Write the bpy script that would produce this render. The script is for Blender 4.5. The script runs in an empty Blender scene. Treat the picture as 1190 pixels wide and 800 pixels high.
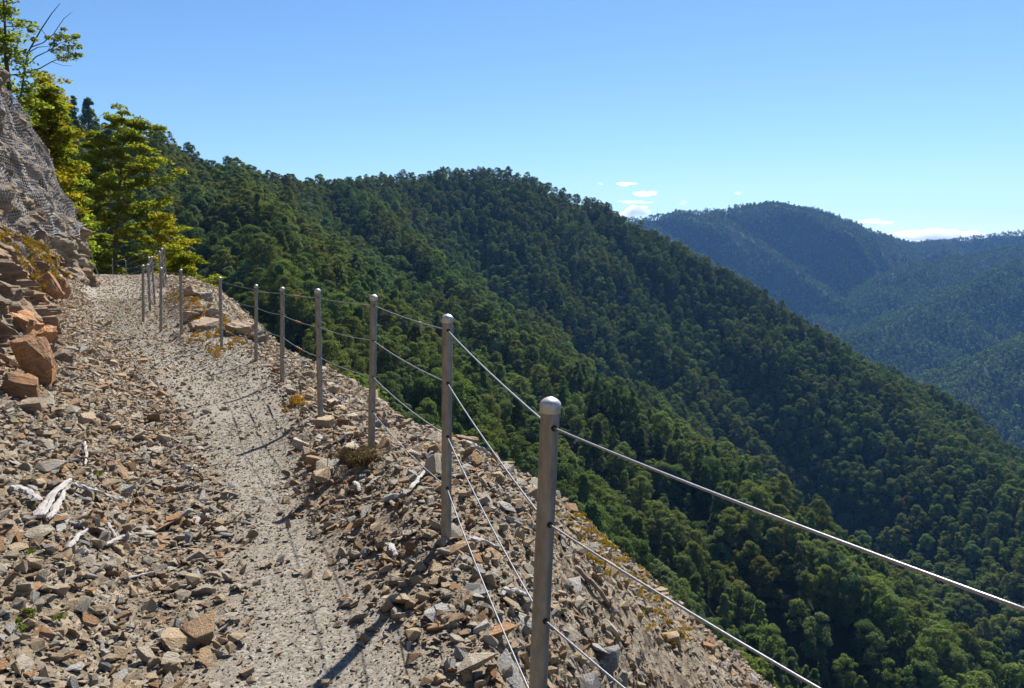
import bpy, math, random
import numpy as np
from mathutils import Vector, Euler, Matrix
import bmesh

rng = np.random.default_rng(7)
random.seed(7)
SC = bpy.context.scene
COL = SC.collection
PITCH = math.radians(6.34)
EYE = 1.45
F = 900.0
CP, SP = math.cos(PITCH), math.sin(PITCH)

# ------------------------------------------------------------------ helpers
def P(px, py, d):
    """point at forward distance d (world Y) that the photograph shows at pixel px, py"""
    a, b = (px-595)/F, (400-py)/F
    y = CP + b*SP; z = -SP + b*CP
    return np.array([a*d/y, d, EYE + z*d/y])

def pix(x, y, z):
    """photograph pixel of a world point (vectorised)"""
    dz = z-EYE
    f = y*CP - dz*SP; u = y*SP + dz*CP
    f = np.where(np.abs(f) < 1e-6, 1e-6, f)
    return 595+F*x/f, 400-F*u/f

def hash2(ix, iy, seed):
    h = (ix.astype(np.int64)*374761393 + iy.astype(np.int64)*668265263 + seed*2147483647) & 0xFFFFFFFF
    h = ((h ^ (h >> 13))*1274126177) & 0xFFFFFFFF
    h = (h ^ (h >> 16)) & 0xFFFFFFFF
    return h/4294967295.0

def vnoise(x, y, seed=0):
    x = np.asarray(x, float); y = np.asarray(y, float)
    ix, iy = np.floor(x), np.floor(y); fx, fy = x-ix, y-iy
    fx = fx*fx*fx*(fx*(fx*6-15)+10); fy = fy*fy*fy*(fy*(fy*6-15)+10)
    a, b = hash2(ix, iy, seed), hash2(ix+1, iy, seed)
    c, d = hash2(ix, iy+1, seed), hash2(ix+1, iy+1, seed)
    return (a*(1-fx)+b*fx)*(1-fy)+(c*(1-fx)+d*fx)*fy*1.0 - 0.5

def fbm(x, y, seed=0, oct=4, gain=.5):
    s = 0; a = 1.0
    for k in range(oct):
        s = s + a*vnoise(x*2**k+17.3*k, y*2**k-9.1*k, seed+k); a *= gain
    return s

def sstep(a, b, x):
    t = np.clip((x-a)/(b-a), 0, 1); return t*t*(3-2*t)

def mesh_np(name, verts, faces, smooth=False):
    """faces: (n,k) int array"""
    me = bpy.data.meshes.new(name)
    verts = np.asarray(verts, np.float32); faces = np.asarray(faces, np.int32)
    n, k = faces.shape
    me.vertices.add(len(verts)); me.vertices.foreach_set('co', verts.ravel())
    me.loops.add(n*k); me.loops.foreach_set('vertex_index', faces.ravel())
    me.polygons.add(n)
    me.polygons.foreach_set('loop_start', np.arange(0, n*k, k, dtype=np.int32))
    me.polygons.foreach_set('loop_total', np.full(n, k, np.int32))
    me.polygons.foreach_set('use_smooth', np.full(n, smooth, bool))
    me.update(calc_edges=True); me.validate()
    return me

def link(o, parent=None):
    COL.objects.link(o)
    if parent is not None: o.parent = parent
    return o

def obj(name, me, mat=None, parent=None, do_link=True):
    if mat is not None and len(me.materials) == 0: me.materials.append(mat)
    o = bpy.data.objects.new(name, me)
    if do_link: link(o, parent)
    return o

def tag(o, label=None, cat=None, group=None, kind=None):
    if label: o['label'] = label
    if cat: o['category'] = cat
    if group: o['group'] = group
    if kind: o['kind'] = kind
    return o

def empty(name, loc, rz=0.0):
    o = bpy.data.objects.new(name, None); o.empty_display_size = .1
    o.location = loc; o.rotation_euler = (0, 0, rz)
    return link(o)

def unit(r, n):
    v = r.normal(size=(n, 3)); return v/np.linalg.norm(v, axis=1)[:, None]

def grid_faces(nr, nc):
    i = np.arange(nr-1)[:, None]*nc + np.arange(nc-1)[None, :]
    i = i.ravel()
    return np.stack([i, i+1, i+nc+1, i+nc], 1)

class Poly:
    """dense polyline with signed lateral distance (positive = right of travel)"""
    def __init__(self, pts, step=.12):
        pts = np.array(pts, float)
        # Catmull-Rom
        q = np.vstack([2*pts[0]-pts[1], pts, 2*pts[-1]-pts[-2]])
        out = []
        for i in range(1, len(q)-2):
            n = max(2, int(np.linalg.norm(q[i+1]-q[i])/step))
            t = np.linspace(0, 1, n, endpoint=False)[:, None]
            a, b, c, d = q[i-1], q[i], q[i+1], q[i+2]
            out.append(.5*((2*b)+(-a+c)*t+(2*a-5*b+4*c-d)*t**2+(-a+3*b-3*c+d)*t**3))
        self.p = np.vstack(out+[pts[-1:]])
        tg = np.gradient(self.p[:, :2], axis=0); self.t = tg/np.linalg.norm(tg, axis=1)[:, None]
        self.s = np.concatenate([[0], np.cumsum(np.linalg.norm(np.diff(self.p[:, :2], axis=0), axis=1))])
    def near(self, x, y):
        x = np.asarray(x, float).ravel(); y = np.asarray(y, float).ravel()
        idx = np.empty(len(x), int)
        for a in range(0, len(x), 20000):
            d2 = (x[a:a+20000, None]-self.p[None, :, 0])**2 + (y[a:a+20000, None]-self.p[None, :, 1])**2
            idx[a:a+20000] = d2.argmin(1)
        dx, dy = x-self.p[idx, 0], y-self.p[idx, 1]
        along = dx*self.t[idx, 0]+dy*self.t[idx, 1]
        side = dx*self.t[idx, 1]-dy*self.t[idx, 0]
        over = (idx == 0) | (idx == len(self.p)-1)
        dist = np.where(over, np.hypot(dx, dy)*np.sign(side), side)
        zz = self.p[idx, 2] + along*np.interp(self.s[idx], self.s, np.gradient(self.p[:, 2], self.s))*(~over)
        return dist, self.s[idx], zz

# ------------------------------------------------------------------ materials
def newmat(name):
    m = bpy.data.materials.new(name); m.use_nodes = True
    nt = m.node_tree
    for n in list(nt.nodes): nt.nodes.remove(n)
    out = nt.nodes.new('ShaderNodeOutputMaterial')
    return m, nt, out

def N(nt, t, **kw):
    n = nt.nodes.new(t)
    for k, v in kw.items():
        if k.startswith('i_'):
            n.inputs[k[2:].replace('_', ' ')].default_value = v
        else: setattr(n, k, v)
    return n

def ramp(nt, fac, stops, interp='LINEAR'):
    r = N(nt, 'ShaderNodeValToRGB'); r.color_ramp.interpolation = interp
    e = r.color_ramp.elements
    while len(e) < len(stops): e.new(.5)
    for el, (p, c) in zip(e, stops):
        el.position = p; el.color = (*c, 1) if len(c) == 3 else c
    nt.links.new(fac, r.inputs[0]); return r.outputs[0]

def mixc(nt, fac, a, b, mode='MIX'):
    n = N(nt, 'ShaderNodeMix', data_type='RGBA', blend_type=mode)
    for s, v in ((0, fac), (6, a), (7, b)):
        if hasattr(v, 'node'): nt.links.new(v, n.inputs[s])
        else: n.inputs[s].default_value = (*v, 1) if isinstance(v, tuple) and len(v) == 3 else v
    return n.outputs[2]

def noise(nt, coord, scale, detail=4, rough=.55):
    n = N(nt, 'ShaderNodeTexNoise'); n.inputs['Scale'].default_value = scale
    n.inputs['Detail'].default_value = detail; n.inputs['Roughness'].default_value = rough
    if coord is not None: nt.links.new(coord, n.inputs['Vector'])
    return n

def stretch(nt, coord, sc, rot=(0, 0, 0)):
    m = N(nt, 'ShaderNodeMapping'); m.inputs['Scale'].default_value = sc; m.inputs['Rotation'].default_value = rot
    nt.links.new(coord, m.inputs['Vector']); return m.outputs[0]

def bump(nt, h, strength, dist):
    b = N(nt, 'ShaderNodeBump'); b.inputs['Strength'].default_value = strength; b.inputs['Distance'].default_value = dist
    nt.links.new(h, b.inputs['Height']); return b.outputs[0]

def bsdf(nt, out, col, rough=.8, normal=None, metallic=0., spec=.3):
    b = N(nt, 'ShaderNodeBsdfPrincipled')
    if hasattr(col, 'node'): nt.links.new(col, b.inputs['Base Color'])
    else: b.inputs['Base Color'].default_value = (*col, 1)
    if hasattr(rough, 'node'): nt.links.new(rough, b.inputs['Roughness'])
    else: b.inputs['Roughness'].default_value = rough
    b.inputs['Metallic'].default_value = metallic
    b.inputs['Specular IOR Level'].default_value = spec
    if normal is not None: nt.links.new(normal, b.inputs['Normal'])
    nt.links.new(b.outputs[0], out.inputs[0]); return b

def scalar(nt, op, a, b):
    n = N(nt, 'ShaderNodeMath', operation=op)
    for i, v in ((0, a), (1, b)):
        if hasattr(v, 'node'): nt.links.new(v, n.inputs[i])
        else: n.inputs[i].default_value = v
    return n.outputs[0]

def leaf_mat(name, dark, light, tip=None, transl=.30, objvar=.24):
    m, nt, out = newmat(name)
    g = N(nt, 'ShaderNodeNewGeometry'); oi = N(nt, 'ShaderNodeObjectInfo')
    c = ramp(nt, g.outputs['Random Per Island'], [(0, dark), (.85, light), (1, tip or light)])
    # each plant a little lighter or darker, greener or browner than the next
    k = N(nt, 'ShaderNodeMapRange'); nt.links.new(oi.outputs['Random'], k.inputs[0])
    k.inputs[3].default_value = 1-objvar; k.inputs[4].default_value = 1+objvar
    hs = N(nt, 'ShaderNodeHueSaturation'); nt.links.new(c, hs.inputs['Color']); nt.links.new(k.outputs[0], hs.inputs['Value'])
    k2 = N(nt, 'ShaderNodeMapRange'); nt.links.new(scalar(nt, 'FRACT', scalar(nt, 'MULTIPLY', oi.outputs['Random'], 7.31), 0.), k2.inputs[0])
    k2.inputs[3].default_value = .486; k2.inputs[4].default_value = .514
    nt.links.new(k2.outputs[0], hs.inputs['Hue'])
    d = N(nt, 'ShaderNodeBsdfDiffuse'); t = N(nt, 'ShaderNodeBsdfTranslucent')
    nt.links.new(hs.outputs[0], d.inputs[0])
    yl = mixc(nt, .5, hs.outputs[0], (.95, 1.0, .35), 'MULTIPLY')
    tg = N(nt, 'ShaderNodeHueSaturation'); tg.inputs['Value'].default_value = 1.5; nt.links.new(yl, tg.inputs['Color'])
    nt.links.new(tg.outputs[0], t.inputs[0])
    mx = N(nt, 'ShaderNodeMixShader'); mx.inputs[0].default_value = transl
    nt.links.new(d.outputs[0], mx.inputs[1]); nt.links.new(t.outputs[0], mx.inputs[2])
    nt.links.new(mx.outputs[0], out.inputs[0])
    return m

def rock_mat(name, base, alt, stain=None, objvar=.22, scale=14., lichen=None):
    m, nt, out = newmat(name)
    tc = N(nt, 'ShaderNodeTexCoord'); oi = N(nt, 'ShaderNodeObjectInfo')
    off = N(nt, 'ShaderNodeVectorMath', operation='ADD')
    sc = N(nt, 'ShaderNodeVectorMath', operation='SCALE'); sc.inputs['Scale'].default_value = 1.0
    nt.links.new(tc.outputs['Object'], sc.inputs[0])
    nt.links.new(sc.outputs[0], off.inputs[0]); nt.links.new(scalar(nt, 'MULTIPLY', oi.outputs['Random'], 31.), off.inputs[1])
    co = off.outputs[0]
    n1 = noise(nt, co, scale*.18, 5, .6); n2 = noise(nt, stretch(nt, co, (1, 1.6, 5)), scale*.5, 6, .65)
    c = mixc(nt, ramp(nt, n1.outputs[0], [(.38, (0, 0, 0)), (.62, (1, 1, 1))]), base, alt)
    if stain: c = mixc(nt, ramp(nt, n2.outputs[0], [(.52, (0, 0, 0)), (.66, (.9, .9, .9))]), c, stain)
    n4 = noise(nt, co, scale*2.6, 5, .7)
    c = mixc(nt, .7, c, ramp(nt, n2.outputs[0], [(.25, (.62, .60, .57)), (.75, (1.5, 1.5, 1.5))]), 'MULTIPLY')
    c = mixc(nt, .6, c, ramp(nt, n4.outputs[0], [(.3, (.68, .66, .63)), (.7, (1.45, 1.45, 1.45))]), 'MULTIPLY')
    k = N(nt, 'ShaderNodeMapRange'); nt.links.new(oi.outputs['Random'], k.inputs[0])
    k.inputs[3].default_value = 1-objvar; k.inputs[4].default_value = 1+objvar
    hs = N(nt, 'ShaderNodeHueSaturation'); nt.links.new(c, hs.inputs['Color']); nt.links.new(k.outputs[0], hs.inputs['Value'])
    bsdf(nt, out, hs.outputs[0], .82, bump(nt, scalar(nt, 'ADD', n2.outputs[0], scalar(nt, 'MULTIPLY', n4.outputs[0], .5)), .8, .06), spec=.25)
    return m

M = {}
# stone kinds: the loose rubble
M['stone_grey'] = rock_mat('grey_stone', (.39, .345, .265), (.50, .445, .355), (.42, .29, .165))
M['stone_tan'] = rock_mat('tan_stone', (.44, .335, .21), (.52, .41, .27), (.42, .25, .12))
M['stone_brown'] = rock_mat('brown_stone', (.31, .21, .125), (.42, .295, .18), (.42, .22, .09))
M['stone_rust'] = rock_mat('rust_stone', (.39, .22, .105), (.34, .21, .12), (.46, .25, .095))
M['stone_blue'] = rock_mat('blue_grey_stone', (.28, .27, .25), (.37, .355, .33))
M['stone_pale'] = rock_mat('pale_stone', (.42, .40, .36), (.50, .475, .43))
STONES = ['grey', 'tan', 'brown', 'rust', 'blue', 'pale']
M['outcrop'] = rock_mat('orange_outcrop_rock', (.27, .165, .095), (.36, .19, .085), (.45, .20, .07), scale=6)
M['outcrop_grey'] = rock_mat('weathered_outcrop_rock', (.27, .215, .155), (.35, .295, .225), (.42, .20, .08), scale=6)

# foliage
M['leaf_deep'] = leaf_mat('deep_green_beech_leaf', (.050, .080, .024), (.108, .150, .042))
M['leaf_mid'] = leaf_mat('mid_green_beech_leaf', (.072, .105, .025), (.148, .190, .045))
M['leaf_olive'] = leaf_mat('olive_beech_leaf', (.074, .092, .024), (.150, .168, .042), (.14, .13, .03))
M['leaf_grey'] = leaf_mat('grey_green_beech_leaf', (.068, .106, .038), (.145, .19, .066))
M['leaf_far'] = leaf_mat('distant_beech_leaf', (.085, .125, .022), (.19, .25, .05), None, .06)
M['leaf_lime'] = leaf_mat('yellow_green_beech_leaf', (.105, .135, .012), (.235, .265, .025), (.32, .19, .02), .48, .1)
M['leaf_gold'] = leaf_mat('golden_leaf', (.15, .145, .012), (.30, .25, .022), (.38, .18, .02), .48, .1)
M['leaf_light'] = leaf_mat('light_green_leaf', (.13, .165, .02), (.25, .28, .04), None, .55, .1)

def simple(name, col, col2, scale, rough=.8, metallic=0., bs=.3, bd=.01, sc=(1, 1, 1), spec=.3):
    m, nt, out = newmat(name)
    tc = N(nt, 'ShaderNodeTexCoord')
    n = noise(nt, stretch(nt, tc.outputs['Object'], sc), scale, 6, .6)
    c = ramp(nt, n.outputs[0], [(.3, col), (.7, col2)])
    bsdf(nt, out, c, rough, bump(nt, n.outputs[0], bs, bd), metallic, spec); return m
M['bark'] = simple('bark', (.045, .035, .025), (.12, .095, .07), 9, sc=(1, 1, .25), bs=.8, bd=.03)
M['bark_pale'] = simple('pale_bark', (.13, .10, .075), (.26, .20, .14), 9, sc=(1, 1, .25), bs=.8, bd=.03)
M['steel'] = simple('galvanised_steel', (.16, .148, .13), (.29, .275, .25), 38, .45, .5, .12, .002, (1, 1, .35), .5)
M['steel_cap'] = simple('galvanised_cap', (.36, .36, .355), (.48, .48, .475), 60, .5, .5, .1, .001, spec=.5)
M['wire'] = simple('steel_cable', (.20, .20, .21), (.34, .345, .36), 160, .4, .5, .4, .001, spec=.5)
M['rubber'] = simple('black_rubber', (.012, .012, .012), (.02, .02, .02), 20, .6)
M['rusty'] = simple('rusty_clamp', (.20, .10, .05), (.33, .18, .10), 60, .7, .2)
M['net'] = simple('net_wire', (.20, .205, .22), (.30, .305, .32), 4, .6, .0)
M['deadwood'] = simple('bleached_wood', (.20, .18, .165), (.46, .43, .40), 16, .8, 0, .7, .004, (9, 9, .5))
M['twig'] = simple('dead_twig', (.15, .10, .07), (.32, .24, .17), 25, .8, 0, .5, .003, (6, 6, .5))
M['moss'] = leaf_mat('golden_moss', (.17, .105, .018), (.32, .19, .025), (.36, .15, .025), .2, .25)
M['moss_green'] = leaf_mat('green_moss', (.07, .09, .015), (.17, .19, .03), None, .2, .25)
M['drygrass'] = leaf_mat('dry_grass', (.10, .075, .03), (.24, .19, .09), None, .2, .2)

def ground_material():
    m, nt, out = newmat('gravel_ground')
    tc = N(nt, 'ShaderNodeTexCoord'); co = tc.outputs['Object']
    at = N(nt, 'ShaderNodeAttribute'); at.attribute_name = 'trod'
    v = N(nt, 'ShaderNodeTexVoronoi'); v.inputs['Scale'].default_value = 75; nt.links.new(co, v.inputs['Vector'])
    v2 = N(nt, 'ShaderNodeTexVoronoi'); v2.inputs['Scale'].default_value = 26; nt.links.new(co, v2.inputs['Vector'])
    r = N(nt, 'ShaderNodeSeparateColor'); nt.links.new(v.outputs['Color'], r.inputs[0])
    r2 = N(nt, 'ShaderNodeSeparateColor'); nt.links.new(v2.outputs['Color'], r2.inputs[0])
    n = noise(nt, co, 1.3, 6, .6); nf = noise(nt, co, 240, 3, .6)
    pathc = ramp(nt, r.outputs[0], [(0, (.155, .135, .107)), (.35, (.205, .182, .147)), (.75, (.255, .23, .19)), (1, (.33, .305, .265))])
    bankc = ramp(nt, r2.outputs[0], [(0, (.10, .08, .056)), (.35, (.16, .127, .088)), (.7, (.235, .19, .132)), (1, (.31, .26, .20))])
    c = mixc(nt, at.outputs['Fac'], bankc, pathc)
    c = mixc(nt, .6, c, ramp(nt, n.outputs[0], [(.3, (.78, .72, .66)), (.7, (1.15, 1.14, 1.12))]), 'MULTIPLY')
    c = mixc(nt, .5, c, ramp(nt, nf.outputs[0], [(.3, (.7, .7, .7)), (.7, (1.2, 1.2, 1.2))]), 'MULTIPLY')
    n3 = noise(nt, co, 60, 6, .7)
    h = scalar(nt, 'ADD', scalar(nt, 'MULTIPLY', v.outputs['Distance'], -.25), n3.outputs[0])
    bsdf(nt, out, c, .9, bump(nt, h, .8, .012), spec=.2)
    return m
M['ground'] = ground_material()

def cliff_material():
    m, nt, out = newmat('cliff_rock')
    tc = N(nt, 'ShaderNodeTexCoord'); co = tc.outputs['Object']
    st = stretch(nt, co, (.9, .9, 2.2), (.75, .2, 0))
    n1 = noise(nt, st, 2.2, 8, .65); n2 = noise(nt, co, .9, 5, .6); n3 = noise(nt, st, 14, 6, .7)
    c = ramp(nt, n1.outputs[0], [(.30, (.08, .06, .042)), (.45, (.24, .185, .125)), (.62, (.36, .305, .235)), (.8, (.46, .42, .35))])
    c = mixc(nt, ramp(nt, n2.outputs[0], [(.50, (0, 0, 0)), (.68, (.75, .75, .75))]), c, (.30, .19, .085))
    c = mixc(nt, .5, c, ramp(nt, n3.outputs[0], [(.3, (.6, .6, .6)), (.7, (1.2, 1.2, 1.2))]), 'MULTIPLY')
    h = scalar(nt, 'ADD', n1.outputs[0], scalar(nt, 'MULTIPLY', n3.outputs[0], .4))
    bsdf(nt, out, c, .88, bump(nt, h, .9, .12), spec=.2); return m
M['cliff'] = cliff_material()

def floor_material():
    m, nt, out = newmat('forest_floor')
    tc = N(nt, 'ShaderNodeTexCoord'); co = tc.outputs['Object']
    at = N(nt, 'ShaderNodeAttribute'); at.attribute_name = 'slip'
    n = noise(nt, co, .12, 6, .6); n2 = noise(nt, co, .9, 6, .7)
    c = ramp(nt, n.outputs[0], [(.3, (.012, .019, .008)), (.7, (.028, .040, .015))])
    s = ramp(nt, n2.outputs[0], [(.3, (.09, .08, .07)), (.7, (.24, .22, .20))])
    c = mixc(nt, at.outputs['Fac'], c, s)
    bsdf(nt, out, c, .95, bump(nt, n2.outputs[0], .8, .6), spec=.1); return m
M['floor'] = floor_material()

# ------------------------------------------------------------------ the trail's layout
#        top px, top py, base px, base py, distance
POSTS = [(640, 463, 619.5, 930, 2.05), (520, 366, 518.5, 627, 3.75), (434.5, 343, 431.5, 520, 5.5), (369, 336, 372.5, 484, 7.0),
         (328, 334, 328, 442, 9.1), (297.5, 331, 297.5, 420, 11.0), (255.5, 322, 257.5, 399, 12.6), (210, 313, 211, 388, 13.7),
         (187, 311, 187, 384, 14.4), (166, 308, 166.5, 371, 16.3), (171.5, 307, 174.5, 363, 18.0), (176, 298, 180, 354, 19.6),
         (173, 299, 174, 347, 21.0), (185, 292, 187, 338, 22.5), (188, 289, 190, 332, 23.8), (190.5, 285, 193, 326, 25.0)]
BEND = [(146, 303, 147, 326, 46.0), (130.5, 301, 131, 321, 50.0)]
top0 = P(1290, 672, .85); base0 = top0 - np.array([.0, 0, 1.10])
post_tops = [top0]+[P(a, b, e) for a, b, c, d, e in POSTS]
post_bases = [base0]+[P(c, d, e) for a, b, c, d, e in POSTS]
bend_tops = [P(a, b, e) for a, b, c, d, e in BEND]
bend_bases = [P(c, d, e) for a, b, c, d, e in BEND]
fence_pts = [(16, -40, 0), (10.5, -25, 0), (5.2, -12, -.1), (2.6, -4., -.1), (1.7, -1.6, -.05)]+[tuple(b) for b in post_bases]+[(-14.2, 31., .80), (-18.6, 38., .45)]+[tuple(b) for b in bend_bases]+[(-31.5, 54, .2), (-39, 57, .2)]
# drop a few crowded ones so that the spline stays smooth
FENCE = Poly([p for i, p in enumerate(fence_pts) if i not in (12, 16, 17, 19)], .15)
def PZ(px, py, z):
    q = P(px, py, 1.0); k = (z-EYE)/(q[2]-EYE)
    return (q[0]*k, k, z)
path_pts = [(13.5, -40, -.1), (8.2, -25, -.1), (3.2, -12, -.15), (.9, -4., -.15), (-.05, -.2, -.12), PZ(335, 785, -.10), PZ(300, 600, -.10), PZ(258, 490, -.08), PZ(215, 425, -.08),
            PZ(172, 375, .10), PZ(146, 343, .38), (-14.7, 29, .70), (-18.4, 34.5, .72), (-22.6, 41, .5), (-27, 47.5, .35), (-33, 52, .25), (-41, 55, .2)]
TRAIL = Poly(path_pts, .15)

def near_ground(x, y, detail=True):
    shp = np.shape(x); x = np.asarray(x, float).ravel(); y = np.asarray(y, float).ravel()
    u, s, zp = TRAIL.near(x, y); w, sf, zf = FENCE.near(x, y)
    yy = np.clip(y, -5, 60)
    # between trail and fence
    t = np.clip(u/np.maximum(u-w, .05), 0, 1)
    z = np.where(u > 0, zp+(zf-zp)*sstep(.25, 1, t), zp)
    # outside the fence
    we = np.interp(yy, [0, 3, 5, 7, 8.5, 12, 13.5, 20, 26, 40], [.0, .04, .46, .70, .40, .42, .8, 1.05, .8, .6])
    o = np.maximum(w, 0)
    e = np.maximum(o-we, 0)
    c1 = np.interp(yy, [3.4, 4.6, 6.5], [.85, .36, .16]); c2 = np.interp(yy, [3.4, 4.6, 6.5], [.75, .52, .36])
    drop = .14*np.minimum(o, we) + np.where(e < 1.2, c1*e+c2*e*e, c1*1.2+c2*1.44+1.02*(e-1.2))
    knoll = .62*np.exp(-((y-19.3)/4.2)**2)*sstep(.15, 1.0, o)*(1-sstep(1.2, 2.6, o)*.3)
    z = z - drop + knoll
    # uphill bank
    hw = np.interp(yy, [0, 8, 14, 22, 30], [.42, .48, .75, .75, .6])
    k = np.interp(yy, [0, 12, 18, 23, 40], [.40, .38, .42, .75, .8])
    v = np.maximum(-u-hw, 0)
    z = z + k*v*sstep(0, .5, v)*1.0 + .35*np.maximum(v-1.8, 0)
    if detail:
        rough = np.clip(sstep(.25, .9, np.abs(u+.05)), .12, 1)
        z = z + .055*fbm(x*1.7, y*1.7, 3, 4)*rough + .10*fbm(x*.45, y*.45, 5, 3)*rough + .012*fbm(x*9, y*9, 9, 2)*rough
    return z.reshape(shp)

def trod(x, y):
    """1 on the trodden gravel, 0 in the rubble"""
    u, s, zp = TRAIL.near(x, y); w, sf, zf = FENCE.near(x, y)
    x = np.asarray(x).ravel(); y = np.asarray(y).ravel()
    hw = np.interp(y, [0, 3, 5, 8, 12, 18, 24, 34], [.30, .26, .16, .36, .62, 1.0, 1.2, 1.2])
    u = u + .16*fbm(x*1.3, y*1.3, 21, 3)
    left = 1-sstep(hw-.20, hw+.22, -u)
    right = 1-sstep(np.interp(y, [0, 3, 4.6, 6, 8, 12, 25], [.30, .30, .04, .34, .55, .9, .9]), np.interp(y, [0, 3, 4.6, 6, 8, 12, 25], [.74, .74, .36, .78, 1.0, 1.3, 1.5]), u)
    return left*right

# ------------------------------------------------------------------ the hills
TREE = 11.0
def ridge(pts, lower=TREE):
    r = [P(a, b, d) for a, b, d in pts]
    return np.array([(q[0], q[1], q[2]-lower) for q in r])

RIDGES = []   # points, slope, rib amplitude, rib wavelength
RIDGES.append((ridge([(-700, 60, 190), (-150, 80, 230), (20, 100, 250), (100, 122, 275), (170, 146, 330), (240, 176, 410), (300, 191, 490), (340, 198, 545), (388, 204, 610), (450, 195, 690), (520, 189, 740),
                      (560, 188, 760), (620, 199, 775), (680, 221, 775), (740, 252, 765), (790, 279, 738), (850, 310, 700), (940, 366, 640),
                      (1000, 414, 590), (1060, 460, 540), (1120, 504, 490), (1180, 545, 440), (1300, 600, 370), (1500, 720, 300)]), .70, 26., 75.))
RIDGES.append((ridge([(380, 203, 600), (436, 228, 520), (480, 271, 460), (517, 309, 420), (551, 336, 390), (598, 366, 360), (649, 403, 330), (740, 455, 300),
                      (789, 501, 280), (860, 550, 255), (917, 604, 235), (997, 655, 220), (1060, 712, 205), (1130, 775, 190), (1250, 880, 170)]), .74, 20., 46.))
RIDGES.append((ridge([(262, 183, 430), (290, 212, 290), (316, 250, 220), (336, 300, 175), (372, 372, 145), (430, 440, 125), (510, 520, 112), (620, 620, 100), (760, 730, 92), (900, 850, 85)]), .82, 10., 34.))
RIDGES.append((ridge([(640, 262, 3000), (745, 250, 2980), (790, 243, 3000), (850, 240, 3050), (900, 233, 3100), (940, 239, 3080), (980, 252, 3050), (1020, 268, 3150), (1060, 279, 3400), (1100, 277, 3600), (1140, 271, 3600), (1180, 266, 3500), (1350, 250, 3300)], 9), .58, 165., 190.))
for sp in ([(745, 250, 2980), (800, 285, 2700), (870, 325, 2450), (930, 372, 2250), (975, 410, 2120)],
           [(820, 241, 3020), (880, 275, 2800), (945, 322, 2560), (1003, 360, 2380), (1030, 385, 2300)],
           [(900, 233, 3100), (945, 262, 2900), (985, 295, 2720), (1022, 330, 2560), (1045, 352, 2480)],
           [(980, 252, 3050), (1015, 275, 2900), (1040, 305, 2760)],
           [(700, 262, 2900), (770, 310, 2600), (850, 360, 2350), (920, 410, 2150), (960, 440, 2050)]):
    RIDGES.append((ridge(sp, 9), .95, 60., 120.))
RIDGES.append((ridge([(1350, 255, 3100), (1190, 280, 2850), (1110, 296, 2650), (1045, 309, 2520), (1010, 345, 2440)], 9), .55, 30., 170.))
RIDGES.append((ridge([(1400, 245, 2500), (1172, 304, 2150), (1096, 343, 2050), (1036, 368, 1980), (978, 386, 1930), (935, 425, 1880)], 9), .55, 32., 150.))
RIDGES.append((ridge([(1400, 320, 1750), (1172, 398, 1500), (1125, 437, 1420), (1090, 468, 1370), (1050, 505, 1320)], 9), .58, 26., 120.))

def tent(x, y, pts, k, amp, lam, seed):
    best = np.full(x.shape, -1e9); bs = np.zeros(x.shape); bd = np.zeros(x.shape)
    s0 = 0.
    for a, b in zip(pts[:-1], pts[1:]):
        d = b[:2]-a[:2]; L = np.hypot(*d)
        t = np.clip(((x-a[0])*d[0]+(y-a[1])*d[1])/L**2, 0, 1)
        dist = np.hypot(x-a[0]-t*d[0], y-a[1]-t*d[1])
        c = a[2]+t*(b[2]-a[2])-k*dist
        up = c > best
        best = np.where(up, c, best); bs = np.where(up, s0+t*L, bs); bd = np.where(up, dist, bd)
        s0 += L
    g = np.clip(bd/(lam*1.6), 0, 1)
    rot = -.45                      # ribs and gullies run down the fall line
    xr, yr = x*math.cos(rot)-y*math.sin(rot), x*math.sin(rot)+y*math.cos(rot)
    n = fbm(xr/lam+.35*vnoise(x/lam*.5, y/lam*.5, seed+40), yr/(lam*2.6), seed, 3, .45)
    n = 1.25*np.abs(n)-.40           # gullies cut between rounded ribs
    round_ = .10*lam*(np.sqrt((bd/(lam*.25))**2+1)-bd/(lam*.25)) # slightly rounded crest
    return best - round_*.5 + amp*g*n*2.0

HOME = Poly([(60, -120, 4), (22, -40, 1), (6, -12, 0), (2.0, -2, 0), (-.3, 3.75, .05), (-3, 9.3, 0), (-8, 16.8, .2), (-13, 29, .6), (-18.6, 38, .4), (-25, 48, .3), (-35, 55.5, .2), (-60, 62, 0), (-110, 62, 0), (-220, 40, 0)], 1.0)

def hills(x, y):
    shp = np.shape(x); x = np.asarray(x, float).ravel(); y = np.asarray(y, float).ravel()
    acc = None; r = np.hypot(x, y)
    for i, (pts, k, amp, lam) in enumerate(RIDGES):
        z = tent(x, y, pts, k, amp, lam, 100+11*i)
        acc = z if acc is None else np.maximum(acc, z) + .0
    w, s, zf = HOME.near(x, y)
    o = np.maximum(w, 0)
    zh = zf - np.where(o < 25, 1.0*o, 25+.80*(o-25)) + np.minimum(.55*np.maximum(-w, 0), 9) + 2.5*fbm(x/18, y/18, 61, 3)*sstep(6, 25, np.abs(w))
    zh = zh - 1.2*(np.abs(w) < 16)
    zh = np.where((w < 0), np.minimum(zh, 10), zh)
    h = np.maximum(acc, zh)
    dd = np.abs(acc-zh); h = h + np.where(dd < 8, (8-dd)**2/32, 0)*(np.abs(w) > 30)
    h = np.maximum(h, -420+r*.02)
    amp = np.clip(r/400, .3, 3)
    h = h + amp*2.2*fbm(x/40, y/40, 71, 4)*(r > 60)
    return h.reshape(shp)

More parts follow.
